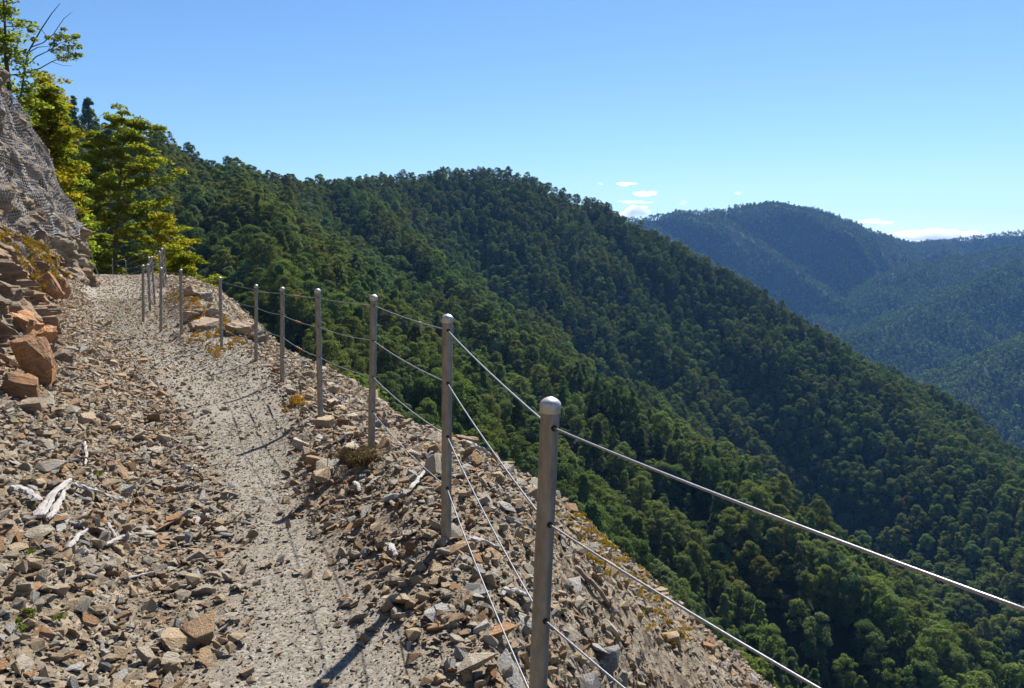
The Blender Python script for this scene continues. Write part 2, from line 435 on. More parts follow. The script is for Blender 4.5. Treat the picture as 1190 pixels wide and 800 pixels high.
# ------------------------------------------------------------------ structure meshes
def polar(name, a0, a1, na, r0, r1, nr, zf, mat, skip=None):
    az = np.radians(np.linspace(a0, a1, na)); r = np.geomspace(r0, r1, nr)
    A, R = np.meshgrid(az, r)
    x, y = R*np.sin(A), R*np.cos(A)
    z = zf(x, y)
    me = mesh_np(name, np.stack([x.ravel(), y.ravel(), z.ravel()], 1), grid_faces(nr, na)[:, ::-1], True)
    return me, x, y, z

me, gx, gy, gzz = polar('trail_ground', -180, 180, 880, .35, 66, 470, near_ground, M['ground'])
at = me.attributes.new('trod', 'FLOAT', 'POINT'); at.data.foreach_set('value', trod(gx, gy).astype(np.float32))
tag(obj('trail_ground', me, M['ground']), kind='structure')

me, hx, hy, hz_ = polar('hillside', -80, 80, 620, 11, 9000, 640, hills, M['floor'])
def slip_mask(x, y, z):
    px, py = pix(x, y, z)
    c = P(462, 405, 190)
    return None
slip_c = P(452, 400, 205)
def slip(x, y):
    dx, dy = x-slip_c[0], y-slip_c[1]
    ca, sa = math.cos(.5), math.sin(.5)
    a, b = dx*ca+dy*sa, -dx*sa+dy*ca
    q = (a/26)**2+(b/9)**2 + .9*fbm(x/9, y/9, 91, 3)
    w, s, zf = HOME.near(x, y)
    near = (np.hypot(x, y) < 46).ravel() & (w > -4)
    return np.maximum(1-sstep(.6, 1.1, q).ravel(), near*1.)
at = me.attributes.new('slip', 'FLOAT', 'POINT'); at.data.foreach_set('value', slip(hx, hy).astype(np.float32))
tag(obj('hills', me, M['floor']), kind='structure')

# ------------------------------------------------------------------ visibility from the viewpoint (used only to spend trees where they are seen)
prof_az = np.radians(np.linspace(-48, 48, 481)); prof_r = np.geomspace(14, 6000, 420)
PA, PR = np.meshgrid(prof_az, prof_r)
PX_, PY_ = PR*np.sin(PA), PR*np.cos(PA)
PZ_ = hills(PX_, PY_)
can = np.where(PR > 60, 8.0, 0) * (1-slip(PX_, PY_).reshape(PX_.shape))
nz = near_ground(PX_, PY_, False)
PZ_ = np.where(PR < 62, np.maximum(PZ_, nz), PZ_+can)
ELEV = (PZ_-EYE)/PR
RMAX = np.maximum.accumulate(ELEV, axis=0)
nr2 = np.geomspace(1.2, 14, 120)
A2, R2 = np.meshgrid(prof_az, nr2)
E2 = ((near_ground(R2*np.sin(A2), R2*np.cos(A2), False)-EYE)/R2).max(0)
RMAX = np.maximum(RMAX, E2[None, :])
def hidden_by(x, y, ztop, back=9.):
    """elevation of the point above the terrain in front of it (positive: seen)"""
    r = np.hypot(x, y); a = np.arctan2(x, y)
    ia = np.clip(np.round((a-prof_az[0])/(prof_az[1]-prof_az[0])).astype(int), 0, len(prof_az)-1)
    ir = np.clip(np.searchsorted(prof_r, np.maximum(r-back, 1))-1, 0, len(prof_r)-1)
    return (ztop-EYE)/r-RMAX[ir, ia]

# ------------------------------------------------------------------ posts and cables
HOLES = (.066, .295, .53, .76)
def frame_of(d):
    d = np.asarray(d, float); d = d/np.linalg.norm(d)
    a = np.cross(d, (0, 0, 1.)) if abs(d[2]) < .95 else np.cross(d, (1., 0, 0))
    a /= np.linalg.norm(a); return d, a, np.cross(d, a)

def tube_arr(path, radii, sides=8, cap=True, twist=0.):
    path = np.asarray(path, float); n = len(path)
    radii = np.broadcast_to(np.asarray(radii, float), (n,))
    tg = np.gradient(path, axis=0)
    V = []; up = None
    for i in range(n):
        d = tg[i]/max(np.linalg.norm(tg[i]), 1e-9)
        if up is None: _, a, b = frame_of(d)
        else:
            a = up-d*np.dot(up, d); a /= np.linalg.norm(a); b = np.cross(d, a)
        up = a
        th = np.linspace(0, 2*math.pi, sides, endpoint=False)+twist*i
        V.append(path[i]+radii[i]*(np.cos(th)[:, None]*a+np.sin(th)[:, None]*b))
    V = np.vstack(V)
    j = np.arange(sides); F_ = []
    for i in range(n-1):
        F_.append(np.stack([i*sides+j, i*sides+(j+1) % sides, (i+1)*sides+(j+1) % sides, (i+1)*sides+j], 1))
    Fq = np.vstack(F_)
    if cap:
        V = np.vstack([V, path[0], path[-1]]); c0, c1 = len(V)-2, len(V)-1
        Fq = np.vstack([Fq, np.stack([(j+1) % sides, j, np.full(sides, c0), np.full(sides, c0)], 1)[:, [0, 1, 2, 2]],
                        np.stack([(n-1)*sides+j, (n-1)*sides+(j+1) % sides, np.full(sides, c1), np.full(sides, c1)], 1)])
    return V, Fq

def poly_mesh(name, V, Fq, smooth=True):
    me = bpy.data.meshes.new(name)
    fs = []
    for f in Fq:
        g = []
        for i in f:
            if int(i) not in g: g.append(int(i))
        if len(g) >= 3: fs.append(g)
    me.from_pydata([tuple(v) for v in V], [], fs); me.update()
    me.polygons.foreach_set('use_smooth', np.full(len(me.polygons), smooth, bool))
    return me

class MB:
    def __init__(self): self.V = []; self.F = []; self.n = 0
    def add(self, V, Fq):
        self.V.append(np.asarray(V)); self.F.append(np.asarray(Fq)+self.n); self.n += len(V); return self
    def tube(self, path, r, sides=8, cap=True): return self.add(*tube_arr(path, r, sides, cap))
    def mesh(self, name, smooth=True): return poly_mesh(name, np.vstack(self.V), np.vstack(self.F), smooth)

all_lines = [(post_tops, post_bases, 'near'), (bend_tops, bend_bases, 'bend')]
post_labels = [
 'galvanised steel post of the cable fence standing just beside the viewpoint, outside the frame',
 'nearest and largest galvanised post, domed cap catching sun, leaning slightly at the rubble edge',
 'second galvanised post from the viewer, its foot in the heaped rubble',
 'third galvanised post from the viewer, standing at the far end of the big rubble heap',
 'fourth galvanised post from the viewer, just before the rusty cable joiners',
 'fifth galvanised post from the viewer, just past the rusty cable joiners',
 'sixth galvanised post from the viewer, where the edge starts climbing to the mossy knoll',
 'seventh galvanised post from the viewer, standing beside the mossy rock knoll',
 'eighth galvanised post from the viewer, in front of the mossy knoll and yellow shrub',
 'ninth galvanised post, standing just in front of the cluster of posts at the bend',
 'galvanised post at the inner edge of the bend, nearest of the cluster to the path',
 'thin second post of the far cluster, just beyond the one at the path edge',
 'slightly leaning third post of the far cluster, at the foot of the knoll',
 'fourth post of the far cluster, half hidden behind leaning posts',
 'fifth post of the far cluster, its foot behind the knoll',
 'sixth post of the far cluster, just short of the topmost one',
 'topmost post of the far cluster, highest on the knoll before the yellow shrub']
bend_labels = ['small distant post beyond the path crest under the yellow-green tree, the right one of two',
               'small distant post beyond the path crest under the yellow-green tree, the left one of two']
HOLE_POS = []
def build_post(top, base, prev_t, next_t, label, group, grom=True):
    ax = top-base; H = np.linalg.norm(ax); ax = ax/H
    e = empty('fence_post', tuple(base))
    tag(e, label, 'fence post', group)
    R = .0255
    d, a, b = frame_of(ax)
    th = np.linspace(0, 2*math.pi, 24, endpoint=False)
    def ring(h, r): return ax*h+r*(np.cos(th)[:, None]*a+np.sin(th)[:, None]*b)
    def lathe(name, prof, mat, close_top=True):
        V = np.vstack([ring(h, r) for h, r in prof]); m = MB(); j = np.arange(24)
        Fq = np.vstack([np.stack([i*24+j, i*24+(j+1) % 24, (i+1)*24+(j+1) % 24, (i+1)*24+j], 1) for i in range(len(prof)-1)])
        m.add(V, Fq)
        if close_top:
            n = len(prof)-1
            V2 = np.vstack([ring(*prof[-1]), ax*(prof[-1][0]+.0008)])
            m.add(V2, np.stack([j, (j+1) % 24, np.full(24, 24), np.full(24, 24)], 1))
        return obj(name, m.mesh(name), mat, e)
    lathe('post_tube', [(-.45, R), (0, R), (H*.5, R), (H-.026, R)], M['steel'])
    lathe('post_cap', [(H-.040, R+.0005), (H-.038, R+.003), (H-.016, R+.0032), (H-.013, R+.0028), (H-.006, R*.92), (H-.001, R*.66), (H+.003, R*.32), (H+.0042, R*.08)], M['steel_cap'])
    holes = []
    for f in HOLES:
        p = top-ax*(f*H); holes.append(p)
        if grom:
            for q in (prev_t, next_t):
                if q is None: continue
                m = MB()
                dd = (q-ax*(f*H))-p; dd = dd-ax*np.dot(dd, ax); dd /= np.linalg.norm(dd)
                c = p-base
                m.tube([c+dd*(R-.006), c+dd*(R+.003), c+dd*(R+.0045)], [.0085, .0085, .0055], 10)
                obj('cable_grommet', m.mesh('cable_grommet'), M['rubber'], e)
    HOLE_POS.append(holes)

n = len(post_tops)
for i in range(n):
    build_post(post_tops[i], post_bases[i], post_tops[i-1] if i else None, post_tops[i+1] if i+1 < n else None, post_labels[i],
               'galvanised posts of the cable fence', i < 7)
near_holes = list(HOLE_POS)
for i in range(2):
    build_post(bend_tops[i], bend_bases[i], bend_tops[1-i], None, bend_labels[i], 'posts of the fence beyond the crest', False)
far_holes = HOLE_POS[n:]

cable_names = ['topmost steel cable of the fence, strung through the holes just under the post caps',
               'second steel cable of the fence counted from the top',
               'third steel cable of the fence counted from the top',
               'lowest steel cable of the fence, running close above the rubble']
for c in range(4):
    pts = []
    for i in range(n-1):
        a, b = near_holes[i][c], near_holes[i+1][c]
        for t in np.linspace(0, 1, 9, endpoint=False):
            q = a+(b-a)*t; q = q-np.array([0, 0, (.012+.006*c)*4*t*(1-t)*min(1, np.linalg.norm(b-a)/2)])
            pts.append(q)
    # on over the crest to the posts beyond the bend
    pts.append(near_holes[n-1][c])
    g = near_holes[n-1][c]; h = far_holes[0][c]; h2 = far_holes[1][c]
    mids = [np.array((-14.2, 31., .80+1.1*(1-HOLES[c]))), np.array((-18.6, 38., .45+1.1*(1-HOLES[c])))]
    pts += mids+[h, h2]
    o = obj('fence_cable', MB().tube(pts, .0030, 7).mesh('fence_cable'), M['wire'])
    tag(o, cable_names[c], 'cable', 'steel cables of the fence')
    if c < 3:
        a, b = near_holes[4][c], near_holes[5][c]
        q0, q1 = a+(b-a)*(.42-.02*c), a+(b-a)*(.62-.02*c)
        sag = np.array([0, 0, (.012+.006*c)])
        j = MB(); ts = np.linspace(0, 1, 12)
        j.tube([q0+(q1-q0)*t-sag for t in ts], [.007 if k % 3 else .011 for k in range(12)], 8)
        obj('cable_joiner', j.mesh('cable_joiner', False), M['rusty'], o)
    if c == 0:
        a, b = near_holes[2][0], near_holes[3][0]
        q = a+(b-a)*.30-np.array([0, 0, .010])
        obj('loose_wire_end', MB().tube([q+np.array([.0, 0, .003]), q+np.array([.012, 0, -.018]), q+np.array([.004, 0, -.045]), q+np.array([.014, 0, -.07])], [.006, .005, .003, .002], 6).mesh('loose_wire_end'), M['wire'], o)

# ------------------------------------------------------------------ stones
def hull(seed, asp, n=13, jitter=.25, cut=True):
    r = np.random.default_rng(seed)
    bm = bmesh.new()
    for i in range(n):
        v = r.normal(size=3); v /= np.abs(v).max()**.75*np.linalg.norm(v)**.25
        v = v*(1-jitter*r.random())
        bm.verts.new((v[0]*asp[0]*.5, v[1]*asp[1]*.5, v[2]*asp[2]*.5))
    res = bmesh.ops.convex_hull(bm, input=bm.verts)
    for v in [g for g in res['geom_unused'] if isinstance(g, bmesh.types.BMVert)]: bm.verts.remove(v)
    bmesh.ops.dissolve_limit(bm, angle_limit=.18, verts=bm.verts, edges=bm.edges)
    bmesh.ops.bevel(bm, geom=bm.edges[:], offset=.028*min(asp), segments=1, affect='EDGES', profile=.5)
    bmesh.ops.triangulate(bm, faces=[f for f in bm.faces if len(f.verts) > 4])
    me = bpy.data.meshes.new('stone'); bm.to_mesh(me); bm.free()
    return me

stone_protos = []       # (mesh, kind, shape word)
r0 = np.random.default_rng(5)
shapes = [((1, .72, .34), 'flat'), ((1, .6, .45), 'blocky'), ((1, .5, .28), 'long'), ((1, .8, .6), 'chunky'), ((1, .66, .22), 'thin')]
col_stone = bpy.data.collections.new('stone_shapes'); col_small = bpy.data.collections.new('pebble_shapes')
k = 0
for ci, kind in enumerate(STONES):
    for si in range(5):
        asp, word = shapes[si]
        me = hull(1000+k, asp, n=int(r0.integers(10, 16))); me.name = 'stone_shape'
        me.materials.append(M['stone_'+kind])
        stone_protos.append((me, kind, word))
        o = bpy.data.objects.new('stone_shape_%02d' % k, me); col_stone.objects.link(o); k += 1
for k2, kind in enumerate(['grey', 'pale', 'tan', 'grey', 'grey', 'tan', 'tan', 'pale', 'grey', 'brown']):
    bm = bmesh.new(); r = np.random.default_rng(400+k2)
    for i in range(8):
        v = r.normal(size=3); v /= np.linalg.norm(v)
        bm.verts.new((v[0]*.5, v[1]*.38, v[2]*.15))
    bmesh.ops.convex_hull(bm, input=bm.verts)
    me = bpy.data.meshes.new('pebble_shape'); bm.to_mesh(me); bm.free(); me.materials.append(M['stone_'+kind])
    o = bpy.data.objects.new('pebble_shape_%02d' % k2, me); col_small.objects.link(o)

def scatter_nodes(name, coll):
    ng = bpy.data.node_groups.new(name, 'GeometryNodeTree')
    ng.interface.new_socket(name='Geometry', in_out='INPUT', socket_type='NodeSocketGeometry')
    ng.interface.new_socket(name='Geometry', in_out='OUTPUT', socket_type='NodeSocketGeometry')
    gi = ng.nodes.new('NodeGroupInput'); go = ng.nodes.new('NodeGroupOutput')
    ip = ng.nodes.new('GeometryNodeInstanceOnPoints'); ci = ng.nodes.new('GeometryNodeCollectionInfo')
    ci.inputs['Collection'].default_value = coll; ci.inputs['Separate Children'].default_value = True; ci.inputs['Reset Children'].default_value = True
    def attr(nm, dt):
        a = ng.nodes.new('GeometryNodeInputNamedAttribute'); a.data_type = dt; a.inputs['Name'].default_value = nm
        return [s for s in a.outputs if s.enabled and s.name == 'Attribute'][0]
    er = ng.nodes.new('FunctionNodeEulerToRotation')
    L = ng.links.new
    L(attr('rot', 'FLOAT_VECTOR'), er.inputs[0]); L(er.outputs[0], ip.inputs['Rotation'])
    L(attr('scl', 'FLOAT_VECTOR'), ip.inputs['Scale']); L(attr('idx', 'INT'), ip.inputs['Instance Index'])
    ip.inputs['Pick Instance'].default_value = True
    L(gi.outputs[0], ip.inputs['Points']); L(ci.outputs[0], ip.inputs['Instance']); L(ip.outputs[0], go.inputs[0])
    return ng

def scatter(name, pts, rot, scl, idx, coll, label=None, cat=None):
    me = bpy.data.meshes.new(name)
    me.vertices.add(len(pts)); me.vertices.foreach_set('co', np.asarray(pts, np.float32).ravel())
    a = me.attributes.new('rot', 'FLOAT_VECTOR', 'POINT'); a.data.foreach_set('vector', np.asarray(rot, np.float32).ravel())
    if np.ndim(scl) == 1: scl = np.repeat(np.asarray(scl)[:, None], 3, 1)
    a = me.attributes.new('scl', 'FLOAT_VECTOR', 'POINT'); a.data.foreach_set('vector', np.asarray(scl, np.float32).ravel())
    a = me.attributes.new('idx', 'INT', 'POINT'); a.data.foreach_set('value', np.asarray(idx, np.int32))
    me.update()
    o = obj(name, me)
    md = o.modifiers.new('scatter', 'NODES'); md.node_group = scatter_nodes(name+'_nodes', coll)
    tag(o, label, cat, None, 'stuff'); return o

def sample_ground(dens, rmax, rmin=.5, azr=(-66, 56)):
    """uniform random points in the visible wedge of the near ground"""
    area = math.radians(azr[1]-azr[0])/2*(rmax**2-rmin**2)
    n = int(dens*area)
    r = np.sqrt(rng.random(n)*(rmax**2-rmin**2)+rmin**2); a = np.radians(azr[0]+(azr[1]-azr[0])*rng.random(n))
    x, y = r*np.sin(a), r*np.cos(a)
    u, s, zp = TRAIL.near(x, y)
    keep = (u > -4.6) & (u < 6.5)
    x, y, u = x[keep], y[keep], u[keep]
    z = near_ground(x, y)
    px, py = pix(x, y, z)
    keep = (px > -90) & (px < 1250) & (py > 230) & (py < 930) | ((y > .3) & (np.hypot(x, y) < 11) & (rng.random(len(x)) < .8))
    return x[keep], y[keep], z[keep], u[keep]

def slope_tilt(x, y):
    e = .06
    return (near_ground(x+e, y, False)-near_ground(x-e, y, False))/(2*e), (near_ground(x, y+e, False)-near_ground(x, y-e, False))/(2*e)

big = []   # candidates: x,y,z,len,idx,rot
def layer(dens, rmax, lo, hi, keep_on_trail, tiltmax, bury, power=1.6, rmin=.5):
    x, y, z, u = sample_ground(dens, rmax, rmin)
    tr = trod(x, y)
    w, sf, zf = FENCE.near(x, y)
    clump = .85+.5*fbm(x*.9, y*.9, 33, 3)
    outer = np.where(w > .75, np.interp(w, [.75, 1.3], [1, .45]), 1)
    pk = (1-tr)*clump*outer + tr*keep_on_trail*np.interp(y, [0, 6, 10, 16], [1, 1, 2.2, 3.4])
    k = rng.random(len(x)) < pk
    x, y, z = x[k], y[k], z[k]
    L = lo+(hi-lo)*rng.random(len(x))**power
    gx, gy = slope_tilt(x, y)
    rot = np.stack([np.arctan(gy)*.7+rng.normal(0, tiltmax, len(x)), -np.arctan(gx)*.7+rng.normal(0, tiltmax, len(x)), rng.random(len(x))*6.283], 1)
    # euler XYZ: the spin is applied last, so spin-independent tilt is only approximate (rubble lies at all angles)
    z = z + L*(.10-bury*.3)+np.abs(rng.normal(0, 1, len(x)))*L*.16
    return x, y, z, L, rot

def kind_idx(n):
    p = rng.random(n)
    kinds = np.searchsorted(np.cumsum([.22, .33, .20, .12, .03, .10]), p).clip(0, 5)
    return kinds*5+rng.integers(0, 5, n)

LX, LY, LZ, LL, LR = layer(36, 34, .085, .22, .0, .28, .25, 2.8)
LI = kind_idx(len(LX))
MX, MY, MZ, ML, MR = layer(430, 36, .040, .092, .05, .45, .2, 1.1)
MI = kind_idx(len(MX))
SX, SY, SZ, SL, SR = layer(900, 24, .020, .045, .24, .45, .2)
SI = rng.integers(0, 10, len(SX))
TX, TY, TZ, TL, TR = layer(3600, 7.5, .007, .021, .75, .4, .3)
TI = rng.integers(0, 10, len(TX))

# the 300 stones that show largest are objects of their own
allx = np.concatenate([LX, MX]); ally = np.concatenate([LY, MY]); allz = np.concatenate([LZ, MZ]); alll = np.concatenate([LL, ML])
alli = np.concatenate([LI, MI]); allr = np.vstack([LR, MR])
qx, qy = pix(allx, ally, allz)
inside = (qx > 22) & (qx < 1165) & (qy > 22) & (qy < 780)
vis = hidden_by(allx, ally, allz+alll*.3, 0.3) > -.004
app = np.where(inside & vis, alll/np.hypot(allx, ally), 0)
top_i = np.argsort(-app)[:290]
is_top = np.zeros(len(allx), bool); is_top[top_i] = True
wst, _, _ = FENCE.near(allx, ally); ust, _, _ = TRAIL.near(allx, ally)
colour_word = {'grey': 'grey', 'tan': 'tan', 'brown': 'dark brown', 'rust': 'rust-orange', 'blue': 'blue-grey', 'pale': 'pale'}
byzone = {}
for i in top_i:
    px, py, w, u = qx[i], qy[i], wst[i], ust[i]
    me, kind, word = stone_protos[alli[i]]
    if w > .12:
        zone = 'on the rubble slope beyond the nearest post' if px > 640 else ('on the rubble outside the fence between the first and second posts' if py > 560 else 'on the rubble edge outside the fence beyond the second post')
    elif u > 0:
        zone = 'in the rubble berm inside the fence near the nearest post' if py > 650 else ('in the rubble berm inside the fence by the second post' if py > 560 else 'in the rubble berm inside the fence by the third post')
    else:
        if px > 200: zone = 'at the left border of the trodden path, lower part' if py > 620 else 'at the left border of the trodden path, farther up'
        elif py > 700: zone = 'in the uphill rubble bank at the bottom left corner'
        elif py > 610: zone = 'in the uphill rubble bank below the bleached branches'
        elif py > 520: zone = 'in the uphill rubble bank around and above the bleached branches'
        else: zone = 'in the uphill rubble bank near the orange outcrop'
    byzone.setdefault((kind, zone), []).append((app[i], i, word))
for (kind, zone), mem in byzone.items():
    mem.sort(reverse=True)
    bywords = {}
    for a, i, word in mem: bywords.setdefault(word, []).append((a, i))
    for word, lst in bywords.items():
        for j, (a, i) in enumerate(lst):
            me, kd, wd = stone_protos[alli[i]]
            o = bpy.data.objects.new('loose_stone', me); link(o)
            o.location = (allx[i], ally[i], allz[i]+alll[i]*.02); o.rotation_euler = tuple(allr[i]); o.scale = (alll[i],)*3
            c = colour_word[kind]
            if len(lst) == 1: lab = '%s %s stone %s' % (c, word, zone); g = 'single loose stones in the rubble'
            elif j == 0: lab = 'largest %s %s stone %s' % (c, word, zone); g = 'single loose stones in the rubble'
            elif len(lst) == 2: lab = 'smaller %s %s stone %s' % (c, word, zone); g = 'single loose stones in the rubble'
            else: lab = 'smaller %s %s stones %s'.replace('stones', 'stone') % (c, word, zone); g = 'smaller %s %s stones %s' % (c, word, zone)
            tag(o, lab, 'stone', g)
rest = ~is_top
scatter('rubble', np.stack([allx, ally, allz], 1)[rest], allr[rest], alll[rest], alli[rest], col_stone, 'angular grey, tan and rusty rubble covering both sides of the path', 'rubble')
sx = np.concatenate([SX, TX]); sy = np.concatenate([SY, TY]); sz = np.concatenate([SZ, TZ]); sl = np.concatenate([SL, TL])
scatter('gravel', np.stack([sx, sy, sz], 1), np.vstack([SR, TR]), sl, np.concatenate([SI, TI]), col_small, 'fine grey and tan gravel chips on the path and between the stones', 'gravel')

def on_ground(px, py, dz=0.):
    d = np.geomspace(1.3, 38, 900)
    for k in range(40):                 # step down the picture until the ray meets the bank
        a, b = (px-595)/F, (400-py)/F
        y = CP+b*SP; z = (-SP+b*CP)/y*d+EYE; x = a/y*d
        g = near_ground(x, d)
        h = np.nonzero(z < g)[0]
        if len(h) and d[h[0]] < 30: break
        py += 4; px -= 2
    i = h[0] if len(h) else 0
    return np.array([x[i], d[i], g[i]+dz])

# ------------------------------------------------------------------ dead wood on the rubble
def stick_mesh(pts, r0, r1, sides=7, flat=1., seed=0, knots=.25):
    r = np.random.default_rng(seed)
    pts = np.asarray(pts, float)
    t = np.linspace(0, 1, 14); tt = np.linspace(0, 1, len(pts))
    path = np.stack([np.interp(t, tt, pts[:, k]) for k in range(3)], 1)
    L = np.linalg.norm(path[-1]-path[0])
    path[1:-1] += r.normal(0, .006*L, (12, 3))
    rad = (r0+(r1-r0)*t)*(1+r.normal(0, knots*.4, 14)); rad[0] *= .6; rad[-1] *= .5
    V, Fq = tube_arr(path, rad, sides, True)
    V = V+r.normal(0, r0*.13, V.shape)
    if flat != 1.:
        c = np.repeat(path, sides, 0); V[:len(c), 2] = c[:, 2]+(V[:len(c), 2]-c[:, 2])*flat
    return V, Fq
# list of pixel end points, base radius, tip radius, flatness, kind, label
WOOD = [
 ([(44, 612), (62, 588), (82, 565)], .030, .016, .6, 'deadwood', 'thick split bleached branch leaning over the stones, longest of the pair'),
 ([(58, 612), (70, 592), (79, 574)], .020, .010, .7, 'deadwood', 'shorter bleached splinter lying against the thick split branch'),
 ([(14, 576), (32, 583), (48, 592)], .028, .018, .5, 'deadwood', 'grey weathered plank-like log end at the left edge of the rubble'),
 ([(84, 570), (110, 580), (146, 590)], .018, .007, .7, 'deadwood', 'long grey weathered stick pointing from the split branch toward the path'),
 ([(80, 646), (92, 634), (102, 624)], .016, .007, .6, 'deadwood', 'short white wood chip below the split branch'),
 ([(122, 640), (142, 634), (160, 627), (180, 631)], .011, .004, 1., 'deadwood', 'thin curved white twig on the left rubble'),
 ([(125, 614), (130, 624), (136, 634)], .009, .006, 1., 'deadwood', 'short upright white twig crossing the curved one'),
 ([(145, 680), (168, 676), (187, 669)], .006, .003, 1., 'deadwood', 'thin pale twig lying among the brown stones low on the left bank'),
 ([(99, 518), (101, 532), (99, 545)], .011, .008, .8, 'deadwood', 'small white upright splinter on the upper left rubble'),
 ([(222, 660), (240, 658), (258, 655)], .008, .004, 1., 'twig', 'rusty brown twig at the left border of the path'),
 ([(478, 575), (488, 562), (502, 548)], .017, .006, .5, 'deadwood', 'white split wood sliver on the berm left of the second post'),
 ([(426, 574), (434, 566), (442, 560)], .014, .008, .5, 'deadwood', 'small grey wood sliver on the berm near the third post shadow'),
 ([(412, 566), (416, 572), (418, 578)], .016, .010, .5, 'deadwood', 'short white wood stub beside the small grey sliver'),
 ([(453, 640), (457, 650), (460, 655)], .018, .010, .5, 'deadwood', 'white wood stub low on the berm left of the second post'),
 ([(545, 635), (562, 640), (577, 645)], .020, .008, .4, 'deadwood', 'flat white wood splinter on the berm between the first two posts'),
 ([(585, 695), (603, 700), (622, 706)], .018, .010, .7, 'deadwood', 'grey broken branch lying behind the nearest post'),
 ([(584, 700), (588, 694), (592, 690)], .010, .006, .8, 'deadwood', 'stubby white branch fork end beside the grey broken branch'),
 ([(535, 520), (556, 521), (573, 530)], .026, .016, .8, 'deadwood', 'curved grey driftwood log on the rubble edge beyond the second post'),
 ([(668, 665), (690, 690), (722, 726)], .020, .012, .6, 'twig', 'brown curved branch lying on the outer slope right of the nearest post'),
 ([(505, 652), (512, 648), (522, 643)], .007, .004, 1., 'twig', 'dry brown twig on the rubble under the second post'),
 ([(338, 506), (346, 516), (352, 522)], .009, .004, 1., 'twig', 'dark short twig on the path beside the fourth post shadow'),
 ([(365, 476), (380, 486), (395, 490)], .016, .010, .8, 'twig', 'dark old branch at the rubble edge beside the fourth post'),
]
for i, (pts, ra, rb, fl, mt, lab) in enumerate(WOOD):
    w = [on_ground(px, py, ra*.8+.02+.012*(k % 2)) for k, (px, py) in enumerate(pts)]
    c = np.mean(w, 0)
    V, Fq = stick_mesh(np.array(w)-c, ra, rb, 7, fl, 50+i)
    o = obj('dead_branch' if ra > .012 else 'dead_twig', poly_mesh('dead_branch', V, Fq, False), M[mt]); o.location = tuple(c)
    tag(o, lab, 'dead wood', 'pieces of dead wood on the rubble')
    if i == 0:
        # splintered second prong of the thick branch
        V, Fq = stick_mesh(np.array([w[0]+(.03, .0, .01), w[1]+(.02, .01, .02), w[1]*.4+w[2]*.6+(.03, 0, .0)])-c, .012, .005, 6, .7, 88)
        obj('splinter', poly_mesh('splinter', V, Fq, False), M[mt], o)

# ------------------------------------------------------------------ rock outcrops and boulders
def boulder(seed, size, px, py, mat, label, name='boulder', rot=None, sink=.25, cat='boulder', group='orange and brown outcrop blocks beside the path', loc=None):
    bm = bmesh.new(); bmesh.ops.create_cube(bm, size=1)
    r = np.random.default_rng(seed)
    for v in bm.verts: v.co += Vector(r.normal(0, .07, 3))
    for k in range(9):
        d = Vector(unit(r, 1)[0]); d.z *= .8; d.normalize()
        res = bmesh.ops.bisect_plane(bm, geom=bm.verts[:]+bm.edges[:]+bm.faces[:], plane_co=d*(.40+.16*r.random()), plane_no=d, clear_outer=True)
        bmesh.ops.holes_fill(bm, edges=[e for e in bm.edges if e.is_boundary])
    # stepped bedding: thin ledges across the block
    bmesh.ops.triangulate(bm, faces=bm.faces[:])
    bmesh.ops.subdivide_edges(bm, edges=bm.edges[:], cuts=4, use_grid_fill=True)
    dd = unit(r, 1)[0]*np.array([.5, .5, 1]); dd /= np.linalg.norm(dd)
    o1 = r.random()*40
    co = np.array([v.co[:] for v in bm.verts]); q = co@dd*7+o1+.5*vnoise(co[:, 0]*3+o1, co[:, 1]*3-co[:, 2]*2, seed)
    amt = hash2(np.floor(q), np.floor(q)*0, seed)-.5
    amt = amt*.15+.07*fbm(co[:, 0]*7+o1, co[:, 1]*7+co[:, 2]*6, seed+3, 3)
    for v, a_ in zip(bm.verts, amt):
        h_ = Vector((v.co.x, v.co.y, v.co.z)); h_ -= Vector(dd)*h_.dot(Vector(dd)); v.co += h_*float(a_)*2
    me = bpy.data.meshes.new(name)
    bm.to_mesh(me); bm.free(); me.materials.append(mat); me.name = name
    o = bpy.data.objects.new(name, me); link(o)
    p = on_ground(px, py) if loc is None else np.array(loc)
    o.location = (p[0], p[1], p[2]+size[2]*(.5-sink)); o.scale = size
    o.rotation_euler = rot or tuple(r.normal(0, .3, 2))+(r.random()*6.28,)
    tag(o, label, cat, group); return o
OG = M['outcrop']; OB = M['outcrop_grey']
boulder(1, (.25, .23, .50), 46, 446, OG, 'big orange-faced block with grey top, lowest of the outcrop beside the path', rot=(.15, -.25, .3), sink=.12)
boulder(2, (.28, .22, .22), 22, 462, OG, 'brown block half cut off by the left edge at the foot of the outcrop', sink=.2)
boulder(4, (.40, .34, .26), 42, 408, OG, 'flat-topped orange block in the middle of the outcrop', rot=(.35, -.2, .6), sink=-.25)
boulder(5, (.36, .34, .30), 24, 408, OG, 'rust-orange block at the left edge in the middle of the outcrop', rot=(.1, .35, .2), sink=-.45)
boulder(9, (.30, .26, .50), 60, 350, OG, 'narrow upright red-orange rock below the golden moss', rot=(.1, -.5, .2), sink=-.02)
boulder(10, (.36, .3, .44), 71, 348, OG, 'dark red rock beside the upright one, below the golden moss', rot=(-.2, -.35, .4), sink=0)
boulder(12, (.26, .2, .16), 70, 420, OB, 'small grey-brown block leaning on the big orange-faced block', rot=(.2, -.4, .9), sink=.2)
boulder(13, (.17, .14, .11), 36, 478, OB, 'small grey stone block at the foot of the outcrop', rot=(.2, -.2, .4), sink=.2)
